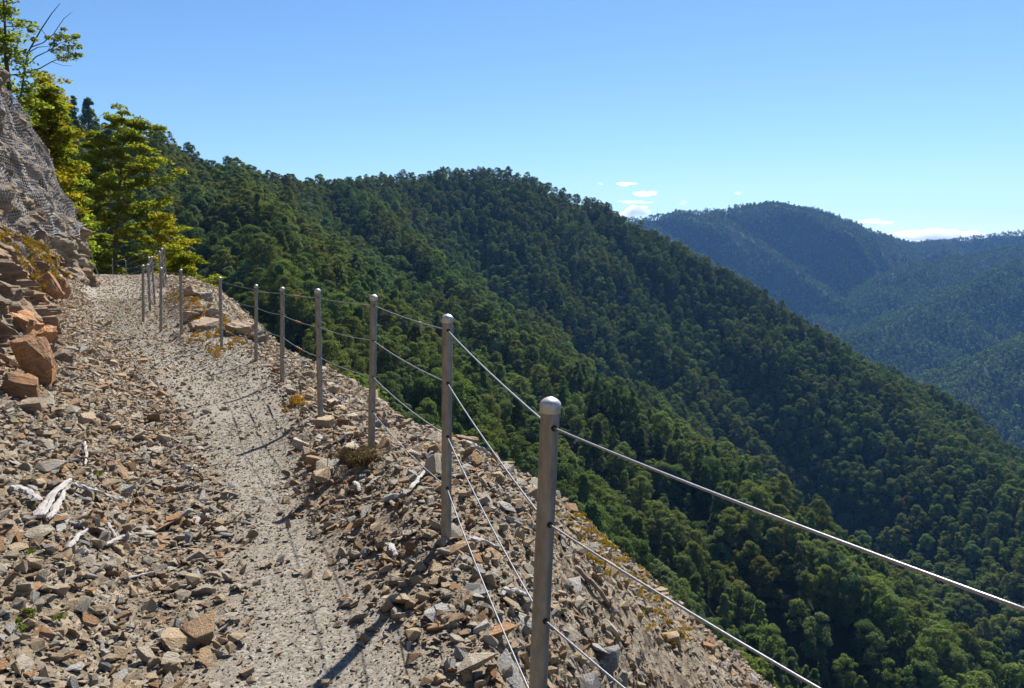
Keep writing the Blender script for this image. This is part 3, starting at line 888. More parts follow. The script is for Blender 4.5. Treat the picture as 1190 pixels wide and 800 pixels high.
OUT = Poly([(-4.05, 5.0, .2), (-4.65, 6.6, .25), (-4.95, 7.7, .28), (-5.25, 8.7, .3), (-6.3, 10.2, .3), (-7.75, 12.3, .35), (-9.0, 14.4, .38), (-10.3, 16.6, .4), (-11.2, 18.6, .45), (-12.2, 20.8, .55), (-12.9, 22.6, .7)], .06)
oc = np.random.default_rng(31); ON = 1500
ocs = oc.random((ON, 2))*np.array([OUT.s[-1], 2.8]); oo = oc.normal(0, .10, ON); ogx = oc.normal(0, .4, ON); ogy = oc.normal(0, .38, ON)
def out_pos(s_, h):
    s_ = np.asarray(s_, float).ravel(); h = np.asarray(h, float).ravel()
    q = np.stack([np.interp(s_, OUT.s, OUT.p[:, k]) for k in range(3)], 1)
    tx = np.interp(s_, OUT.s, OUT.t[:, 0]); ty = np.interp(s_, OUT.s, OUT.t[:, 1]); l = np.hypot(tx, ty); nx, ny = ty/l, -tx/l
    hh = h*np.interp(q[:, 1], [5, 6.5, 8, 11, 15, 18, 22.5], [.25, .55, .85, 1.15, 1.3, 1.25, .9])
    lean = np.interp(h, [-.5, 0, .5, 1.0, 1.25, 1.5, 2.3], [-.02, 0, .12, .34, .60, 1.1, 3.2])
    D = np.empty(len(s_))
    wx = s_+.12*fbm(s_*3, hh*3, 500, 2); wy = hh+.10*fbm(s_*3+9, hh*3, 505, 2)
    for a in range(0, len(s_), 10000):
        A = (wx[a:a+10000]-.7*wy[a:a+10000])/.34; B = (wy[a:a+10000]+.75*wx[a:a+10000])/.26
        i = ((A[:, None]-((ocs[:, 0]-.7*ocs[:, 1])/.34)[None])**2+(B[:, None]-((ocs[:, 1]+.75*ocs[:, 0])/.26)[None])**2).argmin(1)
        D[a:a+10000] = oo[i]+ogx[i]*(wx[a:a+10000]-ocs[i, 0])+ogy[i]*(wy[a:a+10000]-ocs[i, 1])
    D = np.clip(D, -.22, .20)+.30*fbm(s_*.9, hh*.9, 510, 2)+.10*fbm(s_*5, hh*5, 520, 4)
    off = D-lean
    return np.stack([q[:, 0]+nx*off, q[:, 1]+ny*off, q[:, 2]+hh], 1)
S_, H_ = np.meshgrid(np.linspace(0, OUT.s[-1], 620), np.linspace(-.25, 2.2, 170))
OUTM = rock_mat('outcrop_face_rock', (.14, .115, .085), (.24, .165, .10), (.31, .15, .065), scale=9)
tag(obj('rock_outcrop', mesh_np('rock_outcrop', out_pos(S_, H_), grid_faces(170, 620), False), OUTM), 'broken orange and brown rock outcrop along the left side under the rock net', 'rock outcrop')
# knoll outside the fence
KG = 'weathered rocks of the knoll outside the fence'
boulder(21, (0.53, 0.37, 0.22), 236, 384, OB, 'flat pale grey rock on the knoll between the seventh and eighth posts', group=KG, rot=(.4, .1, .4))
boulder(22, (0.34, 0.28, 0.28), 248, 372, OB, 'brown rock beside the seventh post on the knoll', group=KG)
boulder(23, (0.46, 0.37, 0.31), 280, 388, OB, 'dark shaded rock mass under the knoll between sixth and seventh posts', group=KG)
boulder(24, (0.31, 0.28, 0.26), 238, 350, OB, 'squarish brown rock near the top of the knoll', group=KG)
boulder(25, (0.28, 0.25, 0.22), 222, 344, OB, 'small rock on the crest of the knoll', group=KG)
boulder(26, (0.43, 0.31, 0.25), 300, 398, OB, 'dark rock on the knoll edge behind the sixth post', group=KG)
boulder(27, (0.37, 0.31, 0.22), 222, 372, OB, 'grey-brown rock on the knoll just right of the eighth post', group=KG)
boulder(28, (.17, .15, .12), 547, 512, M['stone_tan'], 'pair-forming tan block on the rubble edge right of the second post', group=KG, rot=(.1, .1, .4))
boulder(29, (.17, .14, .12), 380, 497, M['stone_tan'], 'squarish tan stone at the foot of the fourth post', group=KG)

# ------------------------------------------------------------------ cliff with rockfall net
FOOT = Poly([(-4.6, 6.2, .2), (-6.4, 9.0, .3), (-9.0, 13.2, .3), (-11.3, 17.6, .35), (-12.35, 20.5, .5), (-12.9, 23.2, .7), (-13.7, 25.6, .9), (-16.0, 28.2, 1.0), (-22, 31, .5), (-30, 33, 0)], .1)
cells = np.random.default_rng(77)
NC = 2600
cs = cells.random((NC, 2))*np.array([FOOT.s[-1], 10.5]); coff = cells.normal(0, .10, NC); cgx = cells.normal(0, .30, NC); cgy = cells.normal(0, .34, NC)
def cliff_pos(s, h, D=None, smooth=False):
    s = np.asarray(s, float).ravel(); h = np.asarray(h, float).ravel()
    q = np.stack([np.interp(s, FOOT.s, FOOT.p[:, k]) for k in range(3)], 1)
    tx = np.interp(s, FOOT.s, FOOT.t[:, 0]); ty = np.interp(s, FOOT.s, FOOT.t[:, 1]); l = np.hypot(tx, ty)
    nx, ny = ty/l, -tx/l                       # towards the trail (right of travel)
    lean = np.interp(h, [-1, 0, 1.2, 6, 10], [-.1, 0, .45, 2.3, 4.2])
    if D is None:
        D = np.empty(len(s))
        for a in range(0, 0 if smooth else len(s), 10000):
            ss, hh = s[a:a+10000], h[a:a+10000]
            # tilted strata: skewed, squashed cells
            A = (ss-.8*hh)/.46; B = (hh+.8*ss)/.30
            d2 = (A[:, None]-((cs[:, 0]-.8*cs[:, 1])/.46)[None])**2+(B[:, None]-((cs[:, 1]+.8*cs[:, 0])/.30)[None])**2
            i = d2.argmin(1)
            D[a:a+10000] = coff[i]+cgx[i]*(ss-cs[i, 0])+cgy[i]*(hh-cs[i, 1])
        D = np.clip(D, -.2, .2)+.5*fbm(s*.5, h*.5, 200, 3)+.35*fbm(s*.7-.7*h, h*1.1+s*.9, 220, 3)+.22*fbm(s*3.2-h, h*4+s*2, 210, 4)
        if smooth: D = .5*fbm(s*.5, h*.5, 200, 3)+.35*fbm(s*.7-.7*h, h*1.1+s*.9, 220, 2)
    off = D-lean
    return np.stack([q[:, 0]+nx*off, q[:, 1]+ny*off, q[:, 2]+h], 1)
ns, nh = 620, 300
S_, H_ = np.meshgrid(np.linspace(0, FOOT.s[-1], ns), np.linspace(-.9, 9.6, nh))
me = mesh_np('cliff', cliff_pos(S_, H_), grid_faces(nh, ns), False)
tag(obj('cliff', me, M['cliff']), kind='structure')

def s_at(y):
    return np.interp(y, FOOT.p[:, 1], FOOT.s)
# hexagonal wire net draped over the face
s0, s1 = s_at(11.5), s_at(26.6)
cw, chh = .095, .085
ncol, nrow = int((s1-s0)/cw), int(4.2/chh)
segs = []
def npnt(i, j):
    return s0+i*cw+(cw*.5 if j % 2 else 0)*0, 1.45+j*chh
ii, jj = np.meshgrid(np.arange(ncol), np.arange(nrow))
ii = ii.ravel(); jj = jj.ravel()
S = lambda i, j, dx, dy: (s0+(i+.5*(j % 2)+dx)*cw, 1.50+(j+dy)*chh+.10*np.sin((i*cw)*1.3)+.05*np.sin(i*cw*3.1))
A1 = S(ii, jj, 0, 0); B1 = S(ii, jj, 0, .42); C1 = S(ii, jj, -.5, 1.0); C2 = S(ii, jj, .5, 1.0)
sa = np.concatenate([A1[0], B1[0], B1[0]]); ha = np.concatenate([A1[1], B1[1], B1[1]])
sb = np.concatenate([B1[0], C1[0], C2[0]]); hb = np.concatenate([B1[1], C1[1], C2[1]])
def drape(s, h):
    d = cliff_pos(s, h, None, True)
    tx = np.interp(s, FOOT.s, FOOT.t[:, 0]); ty = np.interp(s, FOOT.s, FOOT.t[:, 1])
    bulge = .20+.04*fbm(s*1.2, h*1.2, 230, 2)
    d[:, 0] += ty*bulge; d[:, 1] += -tx*bulge
    return d
pa, pb = drape(sa, ha), drape(sb, hb)
def prisms(pa, pb, r):
    d = pb-pa; d /= np.maximum(np.linalg.norm(d, axis=1), 1e-9)[:, None]
    up = np.where(np.abs(d[:, 2:3]) < .9, np.array([[0, 0, 1.]]), np.array([[1., 0, 0]]))
    a = np.cross(d, up); a /= np.linalg.norm(a, axis=1)[:, None]; b = np.cross(d, a)
    V = []
    for p in (pa, pb):
        for t in (0, 2.094, 4.189): V.append(p+r*(math.cos(t)*a+math.sin(t)*b))
    V = np.stack(V, 1).reshape(-1, 3); k = np.arange(len(pa))[:, None]*6
    Fq = np.concatenate([k+np.array([[0, 1, 4, 3]]), k+np.array([[1, 2, 5, 4]]), k+np.array([[2, 0, 3, 5]])], 0)
    return V, Fq
V, Fq = prisms(pa, pb, .0036)
net = obj('rockfall_net', mesh_np('rockfall_net', V, Fq), M['net'])
tag(net, 'grey hexagonal wire net draped over the rock face left of the path', 'rockfall net')
ss = np.linspace(s0, s1, 160); hh = 1.50+.10*np.sin((ss-s0)*1.3)+.05*np.sin((ss-s0)*3.1)
obj('hem_rope', MB().tube(drape(ss, hh), .011, 6).mesh('hem_rope'), M['net'], net)
# stay cable from the lower corner of the net
pc = drape(np.array([s1-.4]), np.array([1.52]))[0]
pe = on_ground(119, 314)
o = obj('net_stay_cable', MB().tube([pc, pc*.5+pe*.5-np.array([0, 0, .05]), pe], .010, 6).mesh('net_stay_cable'), M['net'])
tag(o, 'thin stay wire running from the lower corner of the rock net down to the bank', 'cable')
# coil of left-over net wire
coil = MB(); tcl = np.linspace(0, 2*math.pi*5, 90)
cc = P(19, 292, 14.0)
cp = np.stack([.13*np.cos(tcl)*(1+.12*np.sin(tcl*.37)), .05*np.sin(tcl*.2)+.03*np.cos(tcl*1.3), .15*np.sin(tcl)*(1+.1*np.cos(tcl*.53))], 1)
coil.tube(cp, .007, 5)
o = obj('wire_coil', coil.mesh('wire_coil'), M['net']); o.location = tuple(cc)
tag(o, 'round grey coil of wire on the rocks under the net at the left edge', 'wire coil')

# ------------------------------------------------------------------ leaves
def leaf_quads(c, nrm, size, r, ratio=.6, jitter=.5):
    n = len(c)
    nrm = nrm+r.normal(0, jitter, (n, 3)); nrm /= np.linalg.norm(nrm, axis=1)[:, None]
    t = r.normal(size=(n, 3)); t -= nrm*(t*nrm).sum(1)[:, None]; t /= np.linalg.norm(t, axis=1)[:, None]
    b = np.cross(nrm, t); s = size[:, None]
    k1 = (.7+.6*r.random((n, 1))); k2 = (.7+.6*r.random((n, 1)))
    V = np.stack([c-t*s, c-b*s*ratio*k1+t*s*.1, c+t*s, c+b*s*ratio*k2-t*s*.1], 1).reshape(-1, 3)
    return V


def forest_crown(seed, H, W, shape, nb, nl, leaf):
    r = np.random.default_rng(seed)
    zb = H*.18; V = []
    asym = r.normal(0, .12, 4)
    for k in range(nb):
        t = r.random()**.85; t = .02+.96*t
        ang = k*2.39996+r.normal(0, .4)
        if shape == 'dome': R = W/2*math.sqrt(max(1-t**2.4, 0))*(.80+.2*min(1, t*4))
        elif shape == 'cone': R = W/2*(1-t)**.72*(.9+.1*math.sin(t*19))
        else: R = W/2*math.sqrt(max(1-(2*t-.95)**2*.96, 0))
        R *= 1+asym[0]*math.cos(ang)+asym[1]*math.sin(ang)+asym[2]*math.cos(2*ang)+r.normal(0, .10)
        rad = R*(.35+.6*math.sqrt(r.random()))
        br = W*(.10+.095*r.random())*(1.0 if shape != 'cone' else .85)*(1.15-.35*t)
        c = np.array([rad*math.cos(ang), rad*math.sin(ang), zb+t*(H-zb)-br*.5])
        out = np.array([math.cos(ang)*rad/(W/2), math.sin(ang)*rad/(W/2), .55+.5*t]); out /= np.linalg.norm(out)
        d = unit(r, nl*2); d = d[(d@out) > -.35+.5*(r.random(len(d))-.5)][:nl]
        p = c+d*br*(.62+.45*r.random((len(d), 1)))*np.array([1.1, 1.1, .85])
        V.append(leaf_quads(p, d*.6+out*.5+np.array([0, 0, .25]), leaf*(.6+.8*r.random(len(d))), r, .62, .28))
    V = np.vstack(V)
    return mesh_np('crown', V, np.arange(len(V)).reshape(-1, 4))

def forest_trunk(seed, H, W):
    r = np.random.default_rng(seed); m = MB()
    ln = r.normal(0, .25, 2)
    m.tube([(0, 0, -1.2), (0, 0, .3), (ln[0]*.5, ln[1]*.5, H*.35), (ln[0], ln[1], H*.62), (ln[0]*1.4, ln[1]*1.4, H*.88)], [.34, .26, .19, .12, .04], 8)
    for k in range(7):
        a = k*2.4+r.normal(0, .3); z = H*(.3+.07*k)
        L = W*.36*(1-.06*k)
        m.tube([(ln[0]*.7, ln[1]*.7, z), (ln[0]*.7+L*.5*math.cos(a), ln[1]*.7+L*.5*math.sin(a), z+L*.25), (ln[0]*.7+L*math.cos(a), ln[1]*.7+L*math.sin(a), z+L*.6)], [.10, .06, .02], 5)
    return m.mesh('trunk')

KINDS = [('dome', 'leaf_deep', 'dark green', 'round-crowned'), ('dome', 'leaf_mid', 'mid green', 'round-crowned'), ('oval', 'leaf_grey', 'grey-green', 'tall oval'),
         ('cone', 'leaf_mid', 'mid green', 'pointed'), ('dome', 'leaf_olive', 'olive', 'round-crowned'), ('cone', 'leaf_deep', 'dark green', 'pointed'),
         ('oval', 'leaf_olive', 'olive-brown', 'tall oval'), ('oval', 'leaf_mid', 'mid green', 'tall oval')]
DIM = {'dome': (12.5, 9.0), 'cone': (15.0, 7.2), 'oval': (13.5, 7.6)}
near_crowns = []; near_trunks = []
col_mid = bpy.data.collections.new('tree_shapes'); col_far = bpy.data.collections.new('far_tree_shapes')
for i, (sh, mt, cw_, sw) in enumerate(KINDS):
    H, W = DIM[sh]
    me = forest_crown(300+i, H, W, sh, 58, 150, .20); me.materials.append(M[mt]); near_crowns.append(me)
    tm = forest_trunk(350+i, H, W); tm.materials.append(M['bark']); near_trunks.append(tm)
    for j in range(2):
        me = forest_crown(500+i*2+j, H, W, sh, 48, 70, .29); me.materials.append(M[mt])
        col_mid.objects.link(bpy.data.objects.new('tree_shape_%02d' % (i*2+j), me))
for i in range(5):
    sh = ['dome', 'oval', 'dome', 'cone', 'dome'][i]; H, W = DIM[sh]
    me = forest_crown(700+i, H, W, sh, 16, 26, .85); me.materials.append(M['leaf_far'])
    col_far.objects.link(bpy.data.objects.new('far_tree_shape_%02d' % i, me))

def place_forest(r0, r1, spacing, azmax=40):
    n = int(math.radians(2*azmax)/2*(r1**2-r0**2)/spacing**2*2.4)
    r = np.sqrt(rng.random(n)*(r1**2-r0**2)+r0**2); a = np.radians((rng.random(n)*2-1)*azmax)
    # thin to a blue-noise-like spacing with a cell test
    x, y = r*np.sin(a), r*np.cos(a)
    cell = {}
    z = hills(x, y)
    e = hidden_by(x, y, z+13)
    px, py = pix(x, y, z+7)
    marg = .012+3.0/np.maximum(r, 30)
    k = (e > -marg) & (px > -160) & (px < 1350) & (py < 980) & (py > -60)
    x, y, z, e = x[k], y[k], z[k], e[k]
    keep = np.zeros(len(x), bool); g = spacing*.93; occ = {}
    for i in range(len(x)):
        c = (int(math.floor(x[i]/g)), int(math.floor(y[i]/g))); ok = True
        for dx in (-1, 0, 1):
            for dy in (-1, 0, 1):
                q = occ.get((c[0]+dx, c[1]+dy))
                if q is not None and (q[0]-x[i])**2+(q[1]-y[i])**2 < g*g: ok = False
        if ok: occ[c] = (x[i], y[i]); keep[i] = True
    return x[keep], y[keep], z[keep], e[keep]

fx, fy, fz, fe = place_forest(46, 1100, 5.2)
w, s, zf = HOME.near(fx, fy)
ok = (slip(fx, fy) < .35) & ~((w > -14) & (w < 13) & (np.hypot(fx, fy) < 75)) & ~((w <= -3) & (np.hypot(fx, fy) < 70)) & ((np.hypot(fx, fy) > 80) | (pix(fx, fy, fz)[0] < 430))
fx, fy, fz, fe = fx[ok], fy[ok], fz[ok], fe[ok]
kindn = vnoise(fx/38, fy/38, 301)+.9*(rng.random(len(fx))-.5)
fk = np.digitize(kindn, [-.42, -.27, -.13, 0., .13, .26, .40]).clip(0, 7)
perm = np.array([5, 0, 3, 1, 7, 2, 4, 6]); fk = perm[fk]
fk = np.where((np.hypot(fx, fy) > 330) & np.isin(fk, (3, 5)), np.where(fk == 3, 1, 0), fk)
fs = np.exp(rng.normal(-.02, .12, len(fx)))*np.interp(np.hypot(fx, fy), [50, 110, 250, 600, 800], [.60, .80, .92, .92, .82])
frz = rng.random(len(fx))*6.283
fpx, fpy = pix(fx, fy, fz+8*fs)
shown = (fpx > 30) & (fpx < 1160) & (fpy > 20) & (fpy < 790) & (hidden_by(fx, fy, fz+11*fs) > .004)
rank = np.where(shown, fs/np.hypot(fx, fy), 0)
ti = np.argsort(-rank)[:260]; ti = ti[rank[ti] > 0]
solo = np.zeros(len(fx), bool); solo[ti] = True
def tree_zone(px, py):
    if px < 225: return 'on the slope behind the yellow-green tree'
    if px < 345: return 'below the mossy knoll, between seventh and fifth posts' if py > 290 else 'on the near spur above the fence'
    if px < 440: return 'below the path between fourth and third posts' if py > 330 else 'on the dark gully side above the fourth post'
    if px < 530: return 'below the path between third and second posts' if py > 330 else 'on the spur flank above the second post'
    if px < 640: return 'below the rubble, between second and nearest posts'
    if px < 790: return 'right of nearest post above second cable' if py < 640 else 'right of nearest post under second cable'
    if px < 960: return 'right of nearest post just under top cable' if py > 570 else 'right of nearest post above top cable'
    return 'at the lower right, under the top cable' if py > 640 else 'at the right, above the top cable'
zones = {}
for i in ti: zones.setdefault((fk[i], tree_zone(fpx[i], fpy[i])), []).append((rank[i], i))
for (kk, zone), mem in zones.items():
    mem.sort(reverse=True)
    sh, mt, cword, sword = KINDS[kk]
    for j, (a, i) in enumerate(mem):
        e = empty('beech_tree', (fx[i], fy[i], fz[i]), frz[i]); e.scale = (fs[i],)*3
        c = bpy.data.objects.new('crown', near_crowns[kk]); link(c, e)
        t = bpy.data.objects.new('trunk', near_trunks[kk]); link(t, e)
        g = 'beech trees of the forest below the path'
        if len(mem) == 1: lab = '%s %s beech %s' % (cword, sword, zone)
        elif j == 0: lab = 'largest %s %s beech %s' % (cword, sword, zone)
        elif len(mem) == 2: lab = 'smaller %s %s beech %s' % (cword, sword, zone)
        else: lab = 'smaller %s %s beech %s' % (cword, sword, zone); g = 'smaller %s %s beeches %s' % (cword, sword, zone)
        tag(e, lab, 'tree', g)
rs = ~solo
midx = fk*2+rng.integers(0, 2, len(fx))
tl = rng.normal(0, .05, (len(fx), 2))
scl3 = np.stack([fs*(1+rng.normal(0, .09, len(fx))), fs*(1+rng.normal(0, .09, len(fx))), fs*(1+rng.normal(0, .10, len(fx)))], 1)
scatter('forest', np.stack([fx, fy, fz], 1)[rs], np.stack([tl[:, 0], tl[:, 1], frz], 1)[rs], scl3[rs], midx[rs], col_mid, 'dense dark green beech forest covering the hillsides', 'forest')
dx, dy, dzz, de = place_forest(1100, 4300, 8.2, 37)
ds = np.exp(rng.normal(.05, .22, len(dx)))
scatter('distant_forest', np.stack([dx, dy, dzz], 1), np.stack([dx*0, dx*0, rng.random(len(dx))*6.283], 1), ds, rng.integers(0, 5, len(dx)), col_far, 'bluish forest covering the far mountains', 'forest')
print('FOREST', len(fx), len(ti), 'FAR', len(dx), 'STONES', len(allx), 'GRAVEL', len(sx))

# ------------------------------------------------------------------ trees beside the trail
def spray_tree(name, base, H, W, seed, mat, bark, label, nlimb=26, nspray=9, nleaf=110, leaf=.10, t0=.16, pad=.62, lean=(0, 0), shape='oval', cat='tree', r0=.22, sparse=1.):
    r = np.random.default_rng(seed)
    e = empty(name, tuple(base)); tag(e, label, cat)
    wood = MB(); V = []
    tr = np.array([(0, 0, -.8), (lean[0]*.1, lean[1]*.1, H*.2), (lean[0]*.4+r.normal(0, .1), lean[1]*.4, H*.5), (lean[0]*.75, lean[1]*.75, H*.78), (lean[0], lean[1], H*.97)])
    wood.tube(tr, [r0, r0*.8, r0*.55, r0*.3, r0*.08], 9)
    for k in range(nlimb):
        t = t0+(1-t0-.02)*(k+.5*r.random())/nlimb
        z = t*H; c = np.array([np.interp(z, tr[:, 2], tr[:, 0]), np.interp(z, tr[:, 2], tr[:, 1]), z])
        ang = k*2.39996+r.normal(0, .35)
        if shape == 'oval': R = W/2*max(1-abs((t-.36)/.68)**2, .04)**.8
        elif shape == 'cone': R = W/2*(1.05-t)
        else: R = W/2*(.45+.65*t)
        R *= .72+.45*r.random()
        rise = R*(.10+.45*t)*(1+r.normal(0, .3))
        dv = np.array([math.cos(ang), math.sin(ang), 0])
        p = np.array([c, c+dv*R*.35+(0, 0, rise*.2), c+dv*R*.7+np.append(r.normal(0, .15, 2), rise*.6), c+dv*R+np.append(r.normal(0, .2, 2), rise)])
        lr = r0*(.34-.24*t)
        wood.tube(p, [lr, lr*.75, lr*.45, lr*.15], 6)
        ns_ = max(3, int(nspray*(.5+R/W)))
        for q in range(ns_):
            f = .30+.70*r.random()
            b = np.array([np.interp(f, [0, .35, .7, 1], p[:, m]) for m in range(3)])
            side = np.array([-dv[1], dv[0], 0])*r.normal(0, .22)*R*f
            s = b+side+np.array([0, 0, r.normal(.05, .12)])
            wood.tube([b, b*.4+s*.6+(0, 0, .03), s], [lr*.25, lr*.15, .006], 4, False)
            pr = pad*(.6+.6*r.random())
            n_ = int(nleaf*(.6+.7*r.random())*sparse)
            d = unit(r, n_)*np.cbrt(r.random((n_, 1)))*np.array([pr, pr, pr*.30])
            d[:, 2] -= .12*pr*(np.hypot(d[:, 0], d[:, 1])/pr)**2
            V.append(leaf_quads(s+d, np.array([[0, 0, 1.]])+d*.3, leaf*(.6+.8*r.random(n_)), r, .6, .55))
    obj('trunk', wood.mesh('trunk'), bark, e)
    V = np.vstack(V)
    obj('crown', mesh_np('crown', V, np.arange(len(V)).reshape(-1, 4)), mat, e)
    return e

b = P(131, 322, 57); b[2] = -2.2
spray_tree('beech_tree', b, 13.6, 8.8, 11, M['leaf_lime'], M['bark'], 'big yellow-green beech with layered sprays standing beyond the bend of the path', 60, 11, 80, .115, .10, .62, (1.5, 0))
b = P(98, 322, 60); b[2] = -2.0
spray_tree('beech_tree', b, 6.4, 4.2, 12, M['leaf_lime'], M['bark'], 'smaller yellow-green beech filling in left of the big one behind the net corner', 40, 10, 110, .125, .08, .7, (-.4, 0))
b = P(200, 322, 43); b[2] = -1.6
spray_tree('shrub', b, 5.6, 2.5, 13, M['leaf_gold'], M['bark_pale'], 'tall yellow shrub rising behind the topmost fence post on the knoll', 22, 7, 60, .085, .12, .42, (-.3, 0), 'oval', 'shrub', .06)
b = P(212, 338, 36); b[2] = -1.4
spray_tree('shrub', b, 3.2, 2.2, 14, M['leaf_lime'], M['bark_pale'], 'low yellow-green shrub spilling over the knoll crest', 18, 7, 80, .075, .1, .42, (0, 0), 'oval', 'shrub', .05)
b = P(72, 200, 31); b[2] = 2.6
spray_tree('beech_tree', b, 6.0, 1.8, 15, M['leaf_gold'], M['bark_pale'], 'golden-yellow small tree growing on top behind the rock face', 26, 6, 46, .075, .10, .40, (-.4, 0), 'oval', 'tree', .09)
b = P(12, 110, 27); b[2] = 5.6
spray_tree('beech_tree', b, 5.2, 1.9, 16, M['leaf_light'], M['bark'], 'light green tree at the top left corner above the cliff', 24, 6, 46, .065, .08, .40, (0, 0), 'oval', 'tree', .10)
b = P(82, 300, 40); b[2] = .8
spray_tree('shrub', b, 5.4, 2.6, 17, M['leaf_light'], M['bark_pale'], 'light green scrub between the cliff edge and the big yellow-green tree', 22, 8, 80, .10, .05, .55, (0, 0), 'oval', 'shrub', .07)
b = P(52, 130, 29); b[2] = 4.6
spray_tree('shrub', b, 2.8, 1.8, 18, M['leaf_lime'], M['bark_pale'], 'yellow-green bush clinging to the top edge of the cliff', 16, 7, 80, .08, .05, .45, (.2, 0), 'oval', 'shrub', .05)

# open branched tree at the top left: bare limbs and one leafy spray
def open_tree():
    d = 27.5
    e = empty('open_tree', tuple(P(28, 92, d))); o0 = P(28, 92, d)
    tag(e, 'sparse tree with thin bare branches and one airy leafy spray against the sky', 'tree')
    wood = MB(); V = []; r = np.random.default_rng(99)
    def br(pts, ra, rb):
        q = [P(a, b, d+c)-o0 for a, b, c in pts]; n_ = len(q)
        wood.tube(q, np.linspace(ra, rb, n_), 6); return q
    br([(20, 135, 0), (26, 100, 0), (32, 62, 0), (48, 34, .2), (60, 16, .3), (70, 4, .4)], .04, .008)
    br([(36, 55, 0), (50, 50, .3), (62, 40, .4), (74, 22, .4), (84, 14, .5)], .022, .006)
    br([(32, 62, 0), (44, 55, -.2), (58, 54, -.3)], .02, .006)
    br([(30, 78, 0), (42, 66, .2), (55, 60, .3), (70, 50, .3), (88, 45, .3)], .026, .006)
    br([(30, 84, 0), (46, 80, .1), (60, 72, .2), (76, 66, .2), (90, 62, .2)], .024, .006)
    br([(55, 60, .3), (62, 50, .4), (66, 40, .4)], .012, .005)
    br([(48, 34, .2), (54, 42, .2), (52, 50, .1)], .014, .004)
    br([(60, 72, .2), (72, 76, .2), (84, 77, .2)], .010, .004)
    for (a, b, c, rr) in [(72, 42, .3, .24), (82, 46, .3, .26), (90, 54, .3, .20), (78, 56, .2, .26), (66, 60, .2, .22), (72, 68, .2, .24), (84, 66, .2, .26), (66, 46, .4, .18),
                          (92, 64, .2, .16), (56, 44, .4, .12), (62, 52, .3, .16), (88, 42, .3, .16), (74, 34, .4, .12), (40, 46, 0, .14), (36, 36, 0, .12)]:
        s = P(a, b, d+c)-o0; n_ = int(110*rr/.2)
        q = unit(r, n_)*np.cbrt(r.random((n_, 1)))*np.array([rr, rr, rr*.5])
        V.append(leaf_quads(s+q, np.array([[0, 0, 1.]])+q*.5, .045*(.6+.8*r.random(n_)), r, .6, .6))
    obj('trunk', wood.mesh('trunk'), M['bark'], e)
    V = np.vstack(V); obj('crown', mesh_np('crown', V, np.arange(len(V)).reshape(-1, 4)), M['leaf_light'], e)
open_tree()

# ------------------------------------------------------------------ moss cushions and dry grass
def tufts(name, pts, nb, rad, h, size, mat, label, cat, seed, up=.5):
    r = np.random.default_rng(seed); V = []
    for p in pts:
        s = .6+.8*r.random(); d = unit(r, nb)*np.sqrt(r.random((nb, 1)))*np.array([rad*s, rad*s, h*s]); d[:, 2] = np.abs(d[:, 2])
        V.append(leaf_quads(p+d, np.array([[0, 0, up]])+d/rad, size*(.6+.8*r.random(nb)), r, .4, .7))
    V = np.vstack(V)
    o = obj(name, mesh_np(name, V, np.arange(len(V)).reshape(-1, 4)), mat)
    tag(o, label, cat, None, 'stuff'); return o
def blobs(lst, n, sp):
    out = []
    for px, py in lst:
        for k in range(n):
            out.append(on_ground(px+rng.normal(0, sp[0]), py+rng.normal(0, sp[1]), .025))
    return out
tufts('moss', blobs([(668, 607), (680, 612), (692, 640), (702, 655), (738, 668), (764, 722), (755, 700), (790, 750), (690, 626), (712, 640), (725, 655)], 9, (11, 9)), 90, .034, .03, .007, M['moss'],
      'golden moss cushions on the outer rubble slope', 'moss', 1)
tufts('moss', blobs([(212, 340), (226, 350), (236, 358), (250, 372), (218, 360), (242, 376), (258, 380), (222, 372), (228, 392), (245, 396), (262, 388), (240, 366), (254, 410), (272, 400), (215, 352), (206, 348), (345, 470), (232, 380), (268, 378)], 7, (6, 4)), 80, .07, .05, .016, M['moss'],
      'golden moss on the knoll outside the fence', 'moss', 2)
tufts('moss', blobs([(62, 442), (58, 452), (30, 560), (50, 592), (30, 720), (75, 728), (22, 735), (40, 650), (110, 560), (420, 536)], 3, (7, 4)), 60, .02, .015, .006, M['moss_green'],
      'small olive moss cushions among the uphill stones', 'moss', 3)
# thick moss mound at the foot of the cliff
mp = []
for k in range(1500):
    yy = rng.uniform(12.5, 22.0); s_ = np.interp(yy, OUT.p[:, 1], OUT.s); h = rng.uniform(.05, 1.45)
    if fbm(np.array([s_*1.1-h]), np.array([h*1.6]), 411, 3)[0] > -.04-.25*sstep(14.5, 17.5, yy)*(1-sstep(20, 22, yy)):
        mp.append(out_pos([s_], [h])[0]+np.array([.02, -.02, 0]))
tufts('moss', mp, 60, .11, .09, .02, M['moss'], 'thick golden-orange moss mound under the rock net', 'moss', 4)
gp = blobs([(404, 540), (415, 538), (426, 541), (410, 545)], 3, (5, 2))
r = np.random.default_rng(3); V = []
m = MB()
for p in gp:
    for k in range(60):
        a = r.random()*6.28; L = .05+.07*r.random(); q = p+np.append(r.normal(0, .03, 2), 0)
        m.tube([q, q+np.array([math.cos(a)*L*.4, math.sin(a)*L*.4, L*.6]), q+np.array([math.cos(a)*L, math.sin(a)*L, L*.55])], [.0022, .0018, .0006], 3, False)
o = obj('grass_tuft', m.mesh('grass_tuft'), M['drygrass']); tag(o, 'dry brown grass tussock in the rubble below the third post', 'grass tuft')

